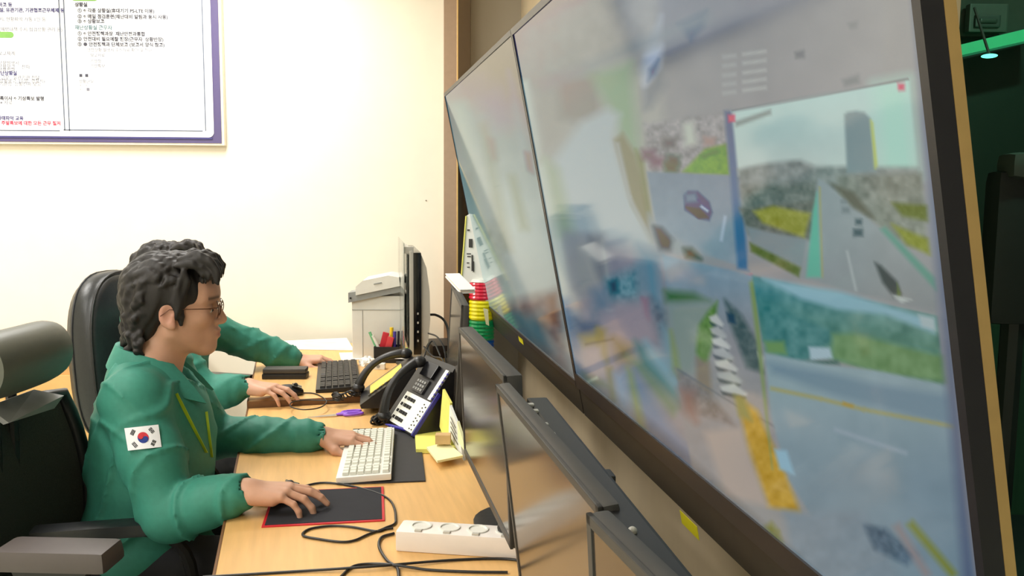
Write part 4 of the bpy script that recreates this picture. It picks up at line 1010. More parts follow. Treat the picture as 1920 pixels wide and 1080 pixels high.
def mesh_obj(name, V, F, m, parent=None, col=None, slots=None, smooth_it=0, kind=None, label=None):
    me = bpy.data.meshes.new(name); me.vertices.add(len(V)); me.vertices.foreach_set('co', np.asarray(V, np.float32).ravel())
    F = np.asarray(F, np.int32); me.loops.add(F.size); me.loops.foreach_set('vertex_index', F.ravel())
    me.polygons.add(len(F)); me.polygons.foreach_set('loop_start', np.arange(0, F.size, 4, dtype=np.int32)); me.update(calc_edges=True)
    me.polygons.foreach_set('use_smooth', np.ones(len(F), bool))
    for x in (m if isinstance(m, (list, tuple)) else [m]): me.materials.append(x)
    if slots is not None: me.polygons.foreach_set('material_index', slots.astype(np.int32))
    if col is not None:
        a = me.color_attributes.new('tone', 'FLOAT_COLOR', 'POINT'); c = np.ones((len(V), 4), np.float32); c[:, :3] = col; a.data.foreach_set('color', c.ravel())
    me.validate(); o = bpy.data.objects.new(name, me); C.objects.link(o)
    if parent is not None: o.parent = parent
    if smooth_it:
        md = o.modifiers.new('smooth', 'SMOOTH'); md.iterations = smooth_it; md.factor = .5
    if kind: o['kind'] = kind
    if label: o['label'] = label
    return o
def tone_mat(name, rough, sss=0, spec=.4, scale=60, var=.05, bump=0):
    m = mat(name, (128, 128, 128), rough, var=var, scale=scale, bump=bump, sss=sss, spec=spec)
    nt = m.node_tree; b = nt.nodes['Principled BSDF']; l = b.inputs['Base Color'].links[0]; src = l.from_socket
    at_ = nt.nodes.new('ShaderNodeAttribute'); at_.attribute_name = 'tone'
    nz = [n for n in nt.nodes if n.type == 'TEX_NOISE'][0]
    mr = nt.nodes.new('ShaderNodeMapRange'); mr.inputs['To Min'].default_value = 1-var; mr.inputs['To Max'].default_value = 1+var
    nt.links.new(nz.outputs['Fac'], mr.inputs['Value'])
    mx = nt.nodes.new('ShaderNodeVectorMath'); mx.operation = 'SCALE'
    nt.links.new(at_.outputs['Color'], mx.inputs[0]); nt.links.new(mr.outputs['Result'], mx.inputs['Scale']); nt.links.new(mx.outputs[0], b.inputs['Base Color'])
    return m
m_skin = tone_mat('skin', .5, sss=.12, scale=90, var=.04)
m_hair = mat('black_hair', (34, 30, 29), .55, var=.3, scale=70, spec=.4, noise_stretch=(1, 1, .35), bump=.4)
m_jacket = mat('green_jacket_cloth', (60, 136, 118), .6, var=.05, scale=90, bump=.12, spec=.35)
m_jdark = mat('dark_green_cuff_lining', (24, 74, 66), .7, var=.05)
m_trou = mat('black_trouser_cloth', (26, 26, 30), .8, var=.1); m_shirt = mat('dark_shirt', (30, 30, 36), .7)
m_shoe = mat('black_shoe', (22, 20, 20), .35)
m_eyew = mat('eye_white', (228, 224, 218), .2, var=.01); m_iris = mat('dark_iris', (34, 22, 16), .15)
m_glassf = mat('glasses_frame_metal', (96, 62, 48), .3, metal=.7); m_lens = mat('glasses_lens', (245, 250, 250), .03, trans=1, var=0)
SKIN = np.array(lin((206, 158, 132))); LIP = np.array(lin((176, 104, 96)))

def smooth_noise(P, f, seed):
    r = np.random.default_rng(seed); out = np.zeros(len(P))
    for _ in range(5):
        d = r.normal(size=3); d /= np.linalg.norm(d); out += np.sin(P@(d*f*r.uniform(.7, 1.4))+r.uniform(0, 6.28))
    return out/5
def folds(P, seed, amp, f=75):
    w = smooth_noise(P, 22, seed)*1.6
    d1 = 1-2*np.abs(np.sin(P@np.array([.55, .2, .8])*f*.5+w*1.3)); d2 = 1-2*np.abs(np.sin(P@np.array([-.7, .4, .55])*f*.42+w*1.6+1))
    msk = np.clip(smooth_noise(P, 14, seed+5)*1.5+.4, 0, 1)
    return -amp*((np.clip(d1, -.2, 1)**2)*msk+(np.clip(d2, -.2, 1)**2)*(1-msk))
def head_sdf(S, O, A, neck_to):
    """O head centre, A rotation (columns: forward, left, up) in body space"""
    T = lambda p: O+A@np.array(p, float)
    S.ell(T((-.010, 0, .036)), (.100, .078, .088), .02, R=A)
    S.ell(T((.030, 0, -.020)), (.064, .063, .086), .03, R=A)
    for s in (-1, 1):
        S.cone(T((.005, s*.050, -.052)), T((.066, s*.014, -.094)), .020, .018, .03)
        S.ell(T((.060, s*.044, -.018)), (.026, .020, .022), .02, R=A)
        S.cone(T((.086, s*.012, .030)), T((.070, s*.050, .026)), .008, .010, .012)
    S.ell(T((.076, 0, -.094)), (.018, .022, .016), .02, R=A)
    S.ell(T((.066, 0, .050)), (.034, .058, .045), .03, R=A)
    S.ell(T((.082, 0, -.058)), (.018, .030, .022), .02, R=A)
    for s in (-1, 1): S.ell(T((.096, s*.033, .004)), (.016, .019, .012), .012, True, R=A)
    for s in (-1, 1): S.ell(T((.078, s*.032, .004)), (.013, .016, .010), .006, R=A)
    S.cone(T((.090, 0, .018)), T((.110, 0, -.024)), .007, .0105, .012)
    S.ell(T((.106, 0, -.030)), (.012, .011, .009), .008, R=A)
    for s in (-1, 1): S.ell(T((.099, s*.013, -.032)), (.010, .0065, .007), .006, R=A)
    S.ell(T((.097, 0, -.054)), (.010, .022, .0065), .005, R=A)
    S.ell(T((.096, 0, -.067)), (.010, .019, .0075), .005, R=A)
    S.cone(T((.108, -.022, -.0605)), T((.108, .022, -.0605)), .0022, .0022, .003, True)
    for s in (-1, 1):
        ce = T((-.006, s*.078, -.008)); S.ell(ce, (.020, .008, .032), .006, R=A)
        S.ell(T((-.004, s*.087, -.004)), (.013, .007, .021), .005, True, R=A)
        S.ell(T((.004, s*.080, -.034)), (.010, .006, .010), .006, R=A)
        S.cone(T((.006, s*.081, -.010)), T((.008, s*.079, -.020)), .004, .004, .003)
    S.cone(T((-.025, 0, -.050)), neck_to, .052, .058, .03)
    for s in (-1, 1): S.cone(T((-.01, s*.045, -.06)), (np.array(neck_to)+np.array((.03, s*.015, -.01))), .012, .012, .02)
FLEN = {'i': (.040, .024, .020), 'm': (.044, .028, .021), 'r': (.041, .026, .020), 'p': (.032, .020, .018)}
def hand_sdf(S, Wp, fwd, up, side, curl, spread=1.0, thumb=.55):
    """Wp wrist; fwd along the hand; up = back of the hand; side = +1 thumb to the left of fwd"""
    f = np.array(fwd, float); f /= np.linalg.norm(f); u = np.array(up, float); u -= f*(u@f); u /= np.linalg.norm(u); l = np.cross(u, f)*side
    B = lambda p: np.array(Wp)+f*p[0]+l*p[1]+u*p[2]
    S.cone(B((-.03, 0, 0)), B((.012, 0, 0)), .026, .026, .012)
    kn = {'i': (.088, .030, .006), 'm': (.092, .010, .009), 'r': (.087, -.011, .007), 'p': (.078, -.030, .002)}
    for q, w in (('i', .8), ('m', .3), ('r', -.3), ('p', -.8)):
        k = kn[q]; S.cone(B((.010, w*.018, 0)), B(k), .0165, .0115, .012)
    S.cone(B((.02, -.020, -.008)), B((.06, -.026, -.008)), .016, .013, .012)
    for j, q in enumerate('imrp'):
        base = np.array(kn[q]); ang = (1.3-j)*.10*spread; d = np.array((math.cos(ang), math.sin(ang), 0)); th_ = curl[j][0]; p = base
        r = (.0095, .0085, .0078, .0066) if q != 'p' else (.0082, .0073, .0066, .0058)
        for m_ in range(3):
            v = d*math.cos(th_)+np.array((0, 0, -math.sin(th_))); p2 = p+v*FLEN[q][m_]
            S.cone(B(p), B(p2), r[m_], r[m_+1], .0035); p = p2; th_ += curl[j][min(m_+1, 2)]
    t0 = (.022, .022, -.006); t1 = (.050, .050, -.016); t2 = (.050+.032*math.cos(thumb), .050+.032*math.sin(thumb), -.022); t3 = (t2[0]+.026*math.cos(thumb-.25), t2[1]+.026*math.sin(thumb-.25), -.026)
    S.cone(B(t0), B(t1), .018, .0135, .014); S.cone(B(t1), B(t2), .0115, .0100, .006); S.cone(B(t2), B(t3), .0100, .0082, .004)
    return B
def rot_fwd(yaw, pitch, roll=0):
    return np.array(Matrix.Rotation(yaw, 3, 'Z') @ Matrix.Rotation(pitch, 3, 'Y') @ Matrix.Rotation(roll, 3, 'X'))

def build_person(name, label, origin, yaw, J, hair, detail, flag=False, glasses=False, seed=1):
    """J: joints in the body's own space (x forward, y left, z up)"""
    root = thing(name, label, 'person', mw=Matrix.Translation(Vector(origin)) @ Matrix.Rotation(yaw, 4, 'Z'))
    A = rot_fwd(*J['head_rot']); O = np.array(J['head']); nb = np.array(J['neck'])
    hh = detail
    # --- body: head, neck, trunk, arms and hands as one skin
    S = SDF(O-np.array((.14, .12, .26)), O+np.array((.16, .12, .16)), .0032*hh)
    head_sdf(S, O, A, nb)
    S.cone(nb, nb+np.array((-.03, 0, -.10)), .06, .09, .04)
    for s in (-1, 1): S.cone(nb, nb+np.array((-.02, s*.11, -.05)), .045, .04, .03)
    Vh, Fh = S.mesh()
    loc = (Vh-O)@A
    col = np.tile(SKIN, (len(Vh), 1))
    m = np.exp(-(((loc[:, 0]-.104)/.012)**2+(loc[:, 1]/.020)**2+((loc[:, 2]+.0605)/.010)**2)*1.2); col = col*(1-m[:, None])+LIP*m[:, None]
    m = np.exp(-((np.abs(loc[:, 1])-.084)/.010)**2-((loc[:, 2]+.01)/.03)**2)*.35; col = col*(1-m[:, None])+LIP*m[:, None]
    # eyebrows and closed lash line
    for s in (-1, 1):
        e = np.exp(-(((loc[:, 2]-.030-.05*np.clip(.05-np.abs(loc[:, 1]), -.03, .02))/.0042)**2))*(np.abs(loc[:, 1]-s*.036) < .022)*(loc[:, 0] > .05)*.8
        col = col*(1-e[:, None])+np.array(lin((50, 38, 34)))*e[:, None]
        e = np.exp(-((loc[:, 2]-.0035)/.0018)**2)*(np.abs(loc[:, 1]-s*.032) < .015)*(loc[:, 0] > .07)*.9
        col = col*(1-e[:, None])+np.array(lin((40, 28, 24)))*e[:, None]
    parts = [(Vh, Fh, col)]
    for sd, s in (('L', 1), ('R', -1)):
        w = np.array(J['wrist'+sd]); f, u = J['hand'+sd]
        S = SDF(w-.20, w+.24, .0026*hh)
        hand_sdf(S, w, f, u, -s, J['curl'+sd], J.get('spread', 1), J['thumb'+sd])
        e = np.array(J['elbow'+sd]); d = (e-w)/np.linalg.norm(e-w); S.cone(w, w+d*.11, .025, .032, .01)
        V_, F_ = S.mesh(); parts.append((V_, F_, np.tile(SKIN, (len(V_), 1))*(1+.0*V_[:, :1])))
    # hidden trunk and upper arms tie the pieces together under the clothes
    S = SDF((-.35, -.42, .42), (.62, .42, 1.1), .012)
    hip = np.array((0, 0, .56)); ch = np.array(J['chest'])
    S.cone(hip, ch, .10, .105, .05); S.cone(ch, nb+(-.02, 0, -.06), .10, .05, .05)
    for sd in 'LR':
        sh, el, w = (np.array(J[k+sd]) for k in ('sh', 'elbow', 'wrist')); S.cone(ch+(0, 0, .1), sh, .06, .045, .03); S.cone(sh, el, .04, .034, .02); S.cone(el, w, .034, .025, .02)
    V_, F_ = S.mesh(); parts.append((V_, F_, np.tile(SKIN, (len(V_), 1))))
    n = 0; VV, FF, CC = [], [], []
    for V_, F_, c_ in parts: VV.append(V_); FF.append(F_+n); CC.append(c_); n += len(V_)
    mesh_obj('body', np.concatenate(VV), np.concatenate(FF), m_skin, root, np.concatenate(CC))
    TM = Matrix(A.tolist()).to_4x4(); TM.translation = Vector(O)
    for s in (-1, 1):
        t = MB(); t.M = TM; t.sphere((.0805, s*.032, .001), .0105, 14, 10); e = t.build('eye', m_eyew, root, smooth=True)
        t = MB(); t.M = TM; t.sphere((.0885, s*.0325, .000), .0045, 12, 8); t.build('iris', m_iris, e, smooth=True)
    # --- jacket
    S = SDF((-.36, -.46, .40), (.66, .46, 1.12), .0062*hh)
    cx = ch[0]; cz = ch[2]
    S.ell((.015, 0, .56), (.150, .185, .14), .05); S.ell((cx+.004, 0, cz-.06), (.145, .185, .20), .06)
    S.ell((cx+.014, 0, cz+.06), (.134, .185, .15), .05)
    S.cone((cx, 0, cz+.1), nb+(-.028, 0, -.040), .10, .070, .05)
    for sd, s in (('L', 1), ('R', -1)):
        sh, el, w = (np.array(J[k+sd]) for k in ('sh', 'elbow', 'wrist'))
        S.cone(nb+(-.03, s*.03, -.05), sh+(0, -s*.01, .0), .058, .066, .05)
        mid = (sh+el)/2+(0, s*.004, 0); S.chain([sh, mid, el], [.068, .064, .060], .035)
        wv = (w-el); wl = np.linalg.norm(wv); cuff = w-wv/wl*.012
        S.chain([el, el+wv*.5, cuff-wv/wl*.03, cuff], [.058, .054, .044, .037], .02)
        # gathered cuff
        S.cone(cuff-wv/wl*.045, cuff-wv/wl*.040, .047, .047, .008)
    S.cone((.0, 0, .50), (.12, 0, .47), .13, .10, .05)
    fold_seed = seed*10
    S.disp(lambda P: folds(P, fold_seed, .0105)+.002*smooth_noise(P, 50, seed)+.0015*np.sin(P[:, 0]*160+3*smooth_noise(P, 20, seed))*(P[:, 0] > .25), .03)
    # open neck: take the neck column and the V below it out of the cloth
    S.cone(nb+(-.005, 0, .0), nb+(.0, 0, .15), .058, .060, .008, True)
    S.cone(nb+(.075, 0, .035), nb+(.085, 0, -.10), .030, .012, .012, True)
    for sd in 'LR':
        el, w = np.array(J['elbow'+sd]), np.array(J['wrist'+sd]); wv = (w-el)/np.linalg.norm(w-el); S.cone(w-wv*.025, w+wv*.05, .028, .030, .004, True)
    V_, F_ = S.mesh()
    jk = mesh_obj('jacket', V_, F_, m_jacket, root, smooth_it=1)
    # cuffs, front placket, collar
    for sd in 'LR':
        el, w = np.array(J['elbow'+sd]), np.array(J['wrist'+sd]); wv = (w-el)/np.linalg.norm(w-el); c0 = w-wv*.035; c1 = w-wv*.004
        t = MB(); t.tube([c0, c0.astype(float)+wv*.008, c1], [.0405, .0395, .036], 24, False); t.tube([c1, c0], [.033, .034], 24, False); t.build('cuff', m_jdark, jk, smooth=True)
    nbv = Vector(nb)
    # collar: folded band round the neck, open at the front
    t = MB(); n = 26; rows = []
    for i in range(n+1):
        a = math.radians(38)+(math.radians(322)-math.radians(38))*i/n; ca, sa = math.cos(a), math.sin(a)
        w_ = math.sin(math.pi*i/n)
        pt = 1-w_
        r_in = .066; top = .045+.030*w_-.02*pt
        rows.append([(r_in*ca-.012, (r_in+.002)*sa, top-.030-.03*pt), ((r_in-.002)*ca-.012, r_in*sa, top+.002), ((r_in+.010)*ca-.012, (r_in+.011)*sa, top+.004),
                     ((r_in+.026+.02*pt)*ca-.010+.020*pt, (r_in+.030+.012*pt)*sa, top-.030-.030*pt), ((r_in+.034+.03*pt)*ca-.010+.034*pt, (r_in+.044+.010*pt)*sa, top-.052-.052*pt),
                     ((r_in+.028+.03*pt)*ca-.010+.034*pt, (r_in+.038+.010*pt)*sa, top-.054-.052*pt), ((r_in+.004)*ca-.010, (r_in+.004)*sa, top-.03)])
    for r_ in rows: t.v += [tuple(nbv+Vector((p[0], p[1]*1.02, p[2]*.9))+Vector((.002, 0, -.028))) for p in r_]
    k = 7
    for i in range(n):
        for j in range(k-1): t.f.append((i*k+j, i*k+j+1, (i+1)*k+j+1, (i+1)*k+j)); t.mi.append(0)
    for i in (0, n): t.f.append(tuple(range(i*k, i*k+k))); t.mi.append(0)
    t.build('collar', m_jacket, jk, smooth=True)
    # dark shirt in the V
    t = MB(); t.sphere(nbv+Vector((.012, 0, -.085)), .06, 18, 12, (1.1, .9, 1.3)); t.build('shirt', m_shirt, root, smooth=True)
    # trousers and shoes
    S = SDF((-.2, -.34, .0), (.62, .34, .68), .012)
    S.ell((0, 0, .52), (.15, .17, .10), .04)
    for s in (-1, 1):
        k_ = (.44, s*.14, .50); an = (.42, s*.15, .10); S.chain([(0, s*.09, .53), k_], [.092, .066], .03); S.chain([k_, (.40, s*.145, .30), an], [.062, .055, .048], .03)
    S.disp(lambda P: folds(P, seed+40, .006), .03); V_, F_ = S.mesh(); mesh_obj('trousers', V_, F_, m_trou, root, smooth_it=1)
    for s in (-1, 1):
        S = SDF((.3, s*.15-.08, -.02), (.66, s*.15+.08, .16), .006); S.chain([(.41, s*.15, .055), (.50, s*.15, .04), (.57, s*.155, .032)], [.045, .042, .032], .02); S.cone((.42, s*.15, .1), (.42, s*.15, .05), .045, .045, .02)
        S.cut((0, 0, .002), (0, 0, -1)); V_, F_ = S.mesh(); mesh_obj('shoe', V_, F_, m_shoe, root)
    # --- hair
    hair(root, O, A, hh)
    def surf(p, d):
        """point on the jacket along a ray, in body space"""
        ok, q, nn, _ = jk_bvh.ray_cast(Vector(p), Vector(d).normalized()); return (q, nn) if q is not None else (Vector(p), Vector(d))
    from mathutils.bvhtree import BVHTree
    me = jk.data; global jk_bvh
    from mathutils import bvhtree
    class _B:
        def __init__(s): s.t = BVHTree.FromPolygons([v.co for v in me.vertices], [p.vertices for p in me.polygons])
        def ray_cast(s, o, d):
            q, nn, i, dd = s.t.ray_cast(o, d); return (q is not None, q, nn, i)
    jk_bvh = _B()
    return root, jk, surf, TM
def hair_short(root, O, A, hh, vol=1.0, wav=1.0, seed=3, fringe=True, n_lock=420):
    S = SDF(O-np.array((.19, .15, .20)), O+np.array((.19, .15, .20)), .0030*hh)
    T = lambda p: O+A@np.array(p, float)
    S.ell(T((-.014, 0, .046)), (.108*vol, .089*vol, .088*vol), .02, R=A)
    S.ell(T((-.056, 0, -.006)), (.056, .077, .074), .03, R=A)
    S.ell(T((-.066, 0, -.056)), (.038, .058, .046), .03, R=A)
    S.ell(T((.098, 0, -.040)), (.076, .12, .092), .010, True, R=A)
    S.ell(T((.026, 0, -.082)), (.048, .12, .068), .010, True, R=A)
    for s in (-1, 1): S.ell(T((-.002, s*.092, -.012)), (.019, .026, .030), .008, True, R=A)
    r = random.Random(seed)
    def sp(a, e, k): return (-.014+.106*vol*k*math.cos(e)*math.cos(a), .087*vol*k*math.cos(e)*math.sin(a), .046+.088*vol*k*math.sin(e)-(.02 if e < 0 else 0))
    for i in range(n_lock):
        az = r.uniform(-math.pi, math.pi); el = r.uniform(-.3, 1.4)
        if abs(az) < .95 and el < .75: continue
        if .9 < abs(az) < 1.8 and el < .42: continue
        L_ = r.uniform(.22, .42); da = r.uniform(-.25, .25)*wav+.35*wav*(1 if az > 0 else -1)*(abs(az) > .5); pts = []; ph = r.uniform(0, 6)
        for k in range(6):
            u = k/5; pts.append(T(sp(az+da*u+.06*wav*math.sin(u*5+ph), el-L_*u, 1.0+.018*math.sin(math.pi*u)*r.uniform(.5, 1.2))))
        rr = r.uniform(.0045, .0075); S.chain(pts, [rr*.5, rr, rr, rr, rr*.7, rr*.3], .005)
    if fringe:
        for i in range(46):     # swept up and over the forehead
            y = r.uniform(-.078, .070); z0 = r.uniform(.104, .122); x0 = r.uniform(.010, .05); lift = r.uniform(0, .020)
            e_ = r.uniform(.052, .068)
            pts = [T((x0, y, z0+.004)), T((x0+.026, y*.99-.004, z0+.008+lift*.7)), T((x0+.046, y*.97-.008, z0+.002+lift*.6)), T((min(.108, x0+.062), y*.95-.012, z0-.016+lift*.3)), T((min(.110, x0+.060), y*.94-.016, e_+.016))]
            rr = r.uniform(.005, .009); S.chain(pts, [rr*.8, rr, rr, rr*.9, rr*.35], .005)
        for s in (-1, 1):
            for i in range(12):
                z = .088-.007*i; S.chain([T((.030-.002*i, s*.082, z+.01)), T((.040-.002*i, s*.081, z-.012)), T((.034-.002*i, s*.080, z-.030))], [.007, .006, .003], .005)
            S.chain([T((.020, s*.076, .02)), T((.023, s*.075, -.012)), T((.024, s*.073, -.030))], [.009, .007, .004], .006)
    for i in range(110):
        az = r.choice((-1, 1))*r.uniform(1.75, 3.14); z = r.uniform(-.085, .06); R0 = .082
        if abs(az) < 2.0 and z > -.05 and z < .04: continue
        x, y = -.036+R0*math.cos(az)*.9, .079*math.sin(az); a = r.uniform(0, 6); o_ = r.uniform(0, .008)
        pts = [T((x, y, z)), T((x-.004-o_, y+.005*math.sin(a), z-.012)), T((x-.002-o_, y+.006*math.sin(a+1), z-.026)), T((x+.006, y+.003, z-.036))]
        rr = r.uniform(.0055, .009); S.chain(pts, [rr, rr, rr*.8, rr*.3], .005)
    S.disp(lambda P: .0012*np.sin(((P-O)@A)[:, 1]*330+((P-O)@A)[:, 0]*140+5*smooth_noise(P, 30, 2))+.0012*wav*smooth_noise(P, 90, 4), .02)
    V_, F_ = S.mesh(); return mesh_obj('hair', V_, F_, m_hair, root, smooth_it=1)

# ---- nearer worker
def to_local(p, origin, yaw): return np.array((Matrix.Translation(Vector(origin)) @ Matrix.Rotation(yaw, 4, 'Z')).inverted() @ Vector(p))
YW = math.radians(13)
hd = at(329, 577, 2.06)
off = Matrix.Rotation(YW, 3, 'Z') @ Vector((.115, 0, 0)); O1 = (hd.x-off.x, hd.y-off.y, 0)
L1 = lambda p: to_local(p, O1, YW)
wl = L1(at(603, 818, 2.30)); kl = L1(at(655, 804, 2.31)); wr = L1(atz(462, 920, ZN+.055)); 
Rz = lambda v: np.array(Matrix.Rotation(-YW, 3, 'Z') @ Vector(v))
J1 = dict(head=(.115, 0, hd.z), head_rot=(0, math.radians(2), 0), neck=(.062, 0, 1.022), chest=(.045, 0, .80),
          shL=(.055, .165, .960), shR=(.045, -.165, .955), elbowL=(.16, .26, .745), elbowR=(.13, -.25, .715),
          wristL=tuple(wl), wristR=tuple(wr), handL=(Rz((.99, .0, -.10)), Rz((.10, -.12, 1))), handR=(Rz((.98, .12, -.12)), Rz((.1, 0, 1))),
          curlL=[(.20, .35, .3), (.12, .35, .3), (.2, .4, .35), (.25, .4, .35)], curlR=[(.1, .3, .3), (.1, .3, .3), (.25, .5, .4), (.35, .5, .4)], thumbL=.30, thumbR=.25)
p1, jk1, surf1, TM1 = build_person('person', 'seated person in glasses and green jacket with flag patch, typing on the white keyboard', O1, YW, J1,
    lambda r_, O, A, h: hair_short(r_, O, A, h, 1.0, 1.0), 1.0, seed=2)
# glasses, flag patch, lanyard
def glasses(parent, TM):
    th = thing('glasses', 'thin brown metal glasses on the nearer person\'s face', 'glasses', mw=wm(parent) @ TM @ Matrix.Translation((.104, 0, .002)))
    for s in (-1, 1):
        ring = [(.003*math.cos(2*a), s*.033+.0235*math.cos(a), .0215*math.sin(a)-.002) for a in [2*math.pi*k/28 for k in range(29)]]
        t = MB(); t.tube(ring, .0012, 6); t.build('rim', m_glassf, th, smooth=True)
        t = MB(); t.tube([(.001, s*.056, .006), (-.004, s*.068, .007), (-.02, s*.076, .006), (-.105, s*.084, .004), (-.125, s*.083, -.012)], .0012, 6); t.build('temple', m_glassf, th, smooth=True)
        t = MB(); n = 24; P = [(.0003, s*.033+.022*math.cos(2*math.pi*k/n), .020*math.sin(2*math.pi*k/n)-.002) for k in range(n)]; t.prism(P, (-.0008, 0, 0)); t.build('lens', m_lens, th)
    t = MB(); t.tube([(.002, -.0105, .004), (.006, 0, .007), (.002, .0105, .004)], .0012, 6); t.build('bridge', m_glassf, th, smooth=True)
glasses(p1, TM1)
# flag patch on the right sleeve
m_fw = mat('flag_white', (240, 240, 244), .7, var=.01); m_fr = mat('flag_red', (206, 44, 58), .7); m_fb = mat('flag_blue', (30, 56, 140), .7); m_fk = mat('flag_black', (26, 26, 30), .7)
inv1 = wm(p1).inverted()
def patch():
    cs = [(233, 803), (297, 796), (303, 838), (240, 845)]
    o3 = inv1 @ CAM; grid = {}
    c = [inv1.to_3x3() @ ray(*q) for q in cs]
    def pt(u, v, off):
        d = (c[0]*(1-u)*(1-v)+c[1]*u*(1-v)+c[2]*u*v+c[3]*(1-u)*v).normalized()
        q, nn = surf1(o3, d); return q, d
    # fit a plane through the sleeve, slightly bent with it
    pts = {}
    nu, nv = 24, 16
    D0 = [];
    for i in range(nu+1):
        for j in range(nv+1): q, d = pt(i/nu, j/nv, 0); pts[i, j] = (q, d, (q-o3).length)
    ds = np.array([[pts[i, j][2] for j in range(nv+1)] for i in range(nu+1)])
    U, V = np.meshgrid(np.linspace(0, 1, nu+1), np.linspace(0, 1, nv+1), indexing='ij')
    Am = np.stack([np.ones(U.size), U.ravel(), V.ravel(), U.ravel()**2, V.ravel()**2], 1); co, *_ = np.linalg.lstsq(Am, ds.ravel(), rcond=None)
    res = (ds.ravel()-Am@co).min()
    def P(u, v, off):
        d = (c[0]*(1-u)*(1-v)+c[1]*u*(1-v)+c[2]*u*v+c[3]*(1-u)*v).normalized(); dd = co @ np.array([1, u, v, u*u, v*v])
        return o3+d*(dd+res-off)
    def grid_part(name, m, parent, u0, u1, v0, v1, off, n=10, rot=0, cu=None):
        t = MB(); k = n+1
        for sgn in (0, .0012):
            for i in range(k):
                for j in range(k):
                    u = u0+(u1-u0)*i/n; v = v0+(v1-v0)*j/n
                    if rot:
                        x, y = (u-cu[0])*1.5, v-cu[1]; u, v = cu[0]+(x*math.cos(rot)-y*math.sin(rot))/1.5, cu[1]+x*math.sin(rot)+y*math.cos(rot)
                    t.v.append(tuple(P(u, v, off-sgn)))
        for b in (0, k*k):
            for i in range(n):
                for j in range(n): t.f.append((b+i*k+j, b+(i+1)*k+j, b+(i+1)*k+j+1, b+i*k+j+1)); t.mi.append(0)
        rim = [i*k for i in range(k)]+[n*k+j for j in range(1, k)]+[i*k+n for i in range(n-1, -1, -1)]+[j for j in range(n-1, 0, -1)]
        for a, b in zip(rim, rim[1:]+rim[:1]): t.f.append((a, b, b+k*k, a+k*k)); t.mi.append(0)
        return t.build(name, m, parent, smooth=False)
    base = grid_part('flag_patch', m_fw, jk1, 0, 1, 0, 1, .0015, 14)
    base['label'] = 'white sleeve patch with the South Korean flag'
    def poly(name, m, P2, off):
        t = MB(); n = len(P2); t.v = [tuple(P(u, v, off)) for u, v in P2]+[tuple(P(u, v, off-.0006)) for u, v in P2]
        t.f = [tuple(range(n)), tuple(range(2*n-1, n-1, -1))]+[(i, (i+1) % n, n+(i+1) % n, n+i) for i in range(n)]; t.mi = [0]*len(t.f); return t.build(name, m, jk1)
    cx, cy, R0 = .5, .5, .245; asp = 1.5; tl = math.radians(33)
    def circ(a0, a1, r, c=(0, 0), n=16): return [(c[0]+r*math.cos(a0+(a1-a0)*k/n), c[1]+r*math.sin(a0+(a1-a0)*k/n)) for k in range(n+1)]
    def put(Q): return [(cx+(x*math.cos(tl)-y*math.sin(tl))/asp, cy+x*math.sin(tl)+y*math.cos(tl)) for x, y in Q]
    r = R0
    # the red and blue roundel: blue disc, red upper half, then the two interlocking small discs
    poly('flag_emblem', m_fb, put(circ(0, 2*math.pi, r, n=32)[:-1]), .0020)
    poly('flag_emblem', m_fr, put(circ(math.pi, 2*math.pi, r*1.01, n=20)), .0024)
    poly('flag_emblem', m_fr, put(circ(0, 2*math.pi, r/2, (-r/2, 0), 20)[:-1]), .0028)
    poly('flag_emblem', m_fb, put(circ(0, 2*math.pi, r/2, (r/2, 0), 20)[:-1]), .0028)
    # four black trigrams
    brk = {(-1, -1): (0, 0, 0), (1, -1): (1, 0, 1), (-1, 1): (0, 1, 0), (1, 1): (1, 1, 1)}
    for (sx, sy), bb in brk.items():
        ang = math.atan2(sy*1.0, sx*1.5)
        d = np.array((math.cos(ang), math.sin(ang))); nrm = np.array((-d[1], d[0]))
        for k in range(3):
            c_ = d*(.44+.058*k)
            segs = [(-.125, .125)] if not bb[k] else [(-.125, -.012), (.012, .125)]
            for a, b in segs:
                Q = [c_+nrm*a-d*.020, c_+nrm*b-d*.020, c_+nrm*b+d*.020, c_+nrm*a+d*.020]
                poly('flag_bar', m_fk, [(cx+x/asp, cy+y) for x, y in Q], .0022)
patch()
# lanyard: two yellow-green ribbons down the chest
m_lan = mat('yellow_green_ribbon', (186, 208, 40), .55, var=.06)
def ribbon(pts, w, name, parent):
    o3 = inv1 @ CAM; P = []
    for x, y in pts:
        d = (inv1.to_3x3() @ ray(x, y)).normalized(); q, nn = surf1(o3, d)
        if (q-o3).length < 1 or (P and abs((q-o3).length-(P[-1]-o3).length) > .06): break
        P.append(q-d*.004)
    P = [Vector(p) for p in P]
    for _ in range(3): P = [P[0]]+[(P[i-1]+P[i]*2+P[i+1])/4 for i in range(1, len(P)-1)]+[P[-1]]
    t = MB(); side = (inv1.to_3x3() @ _R)
    for i, p in enumerate(P):
        tg = (P[min(i+1, len(P)-1)]-P[max(i-1, 0)]).normalized(); s_ = (side-tg*side.dot(tg)).normalized(); n_ = tg.cross(s_)*.0008
        t.v += [tuple(p-s_*w/2-n_), tuple(p+s_*w/2-n_), tuple(p+s_*w/2+n_), tuple(p-s_*w/2+n_)]
    for i in range(len(P)-1):
        for j in range(4): t.f.append((i*4+j, i*4+(j+1) % 4, (i+1)*4+(j+1) % 4, (i+1)*4+j)); t.mi.append(0)
    return t.build(name, m_lan, parent)
lan = thing('lanyard', 'yellow-green lanyard hanging down the nearer person\'s jacket front', 'lanyard', mw=wm(p1))
ribbon([(330+3.3*k, 738+6.5*k) for k in range(18)], .009, 'ribbon', lan)
ribbon([(386+.6*k, 772+5*k) for k in range(18)], .009, 'ribbon', lan)

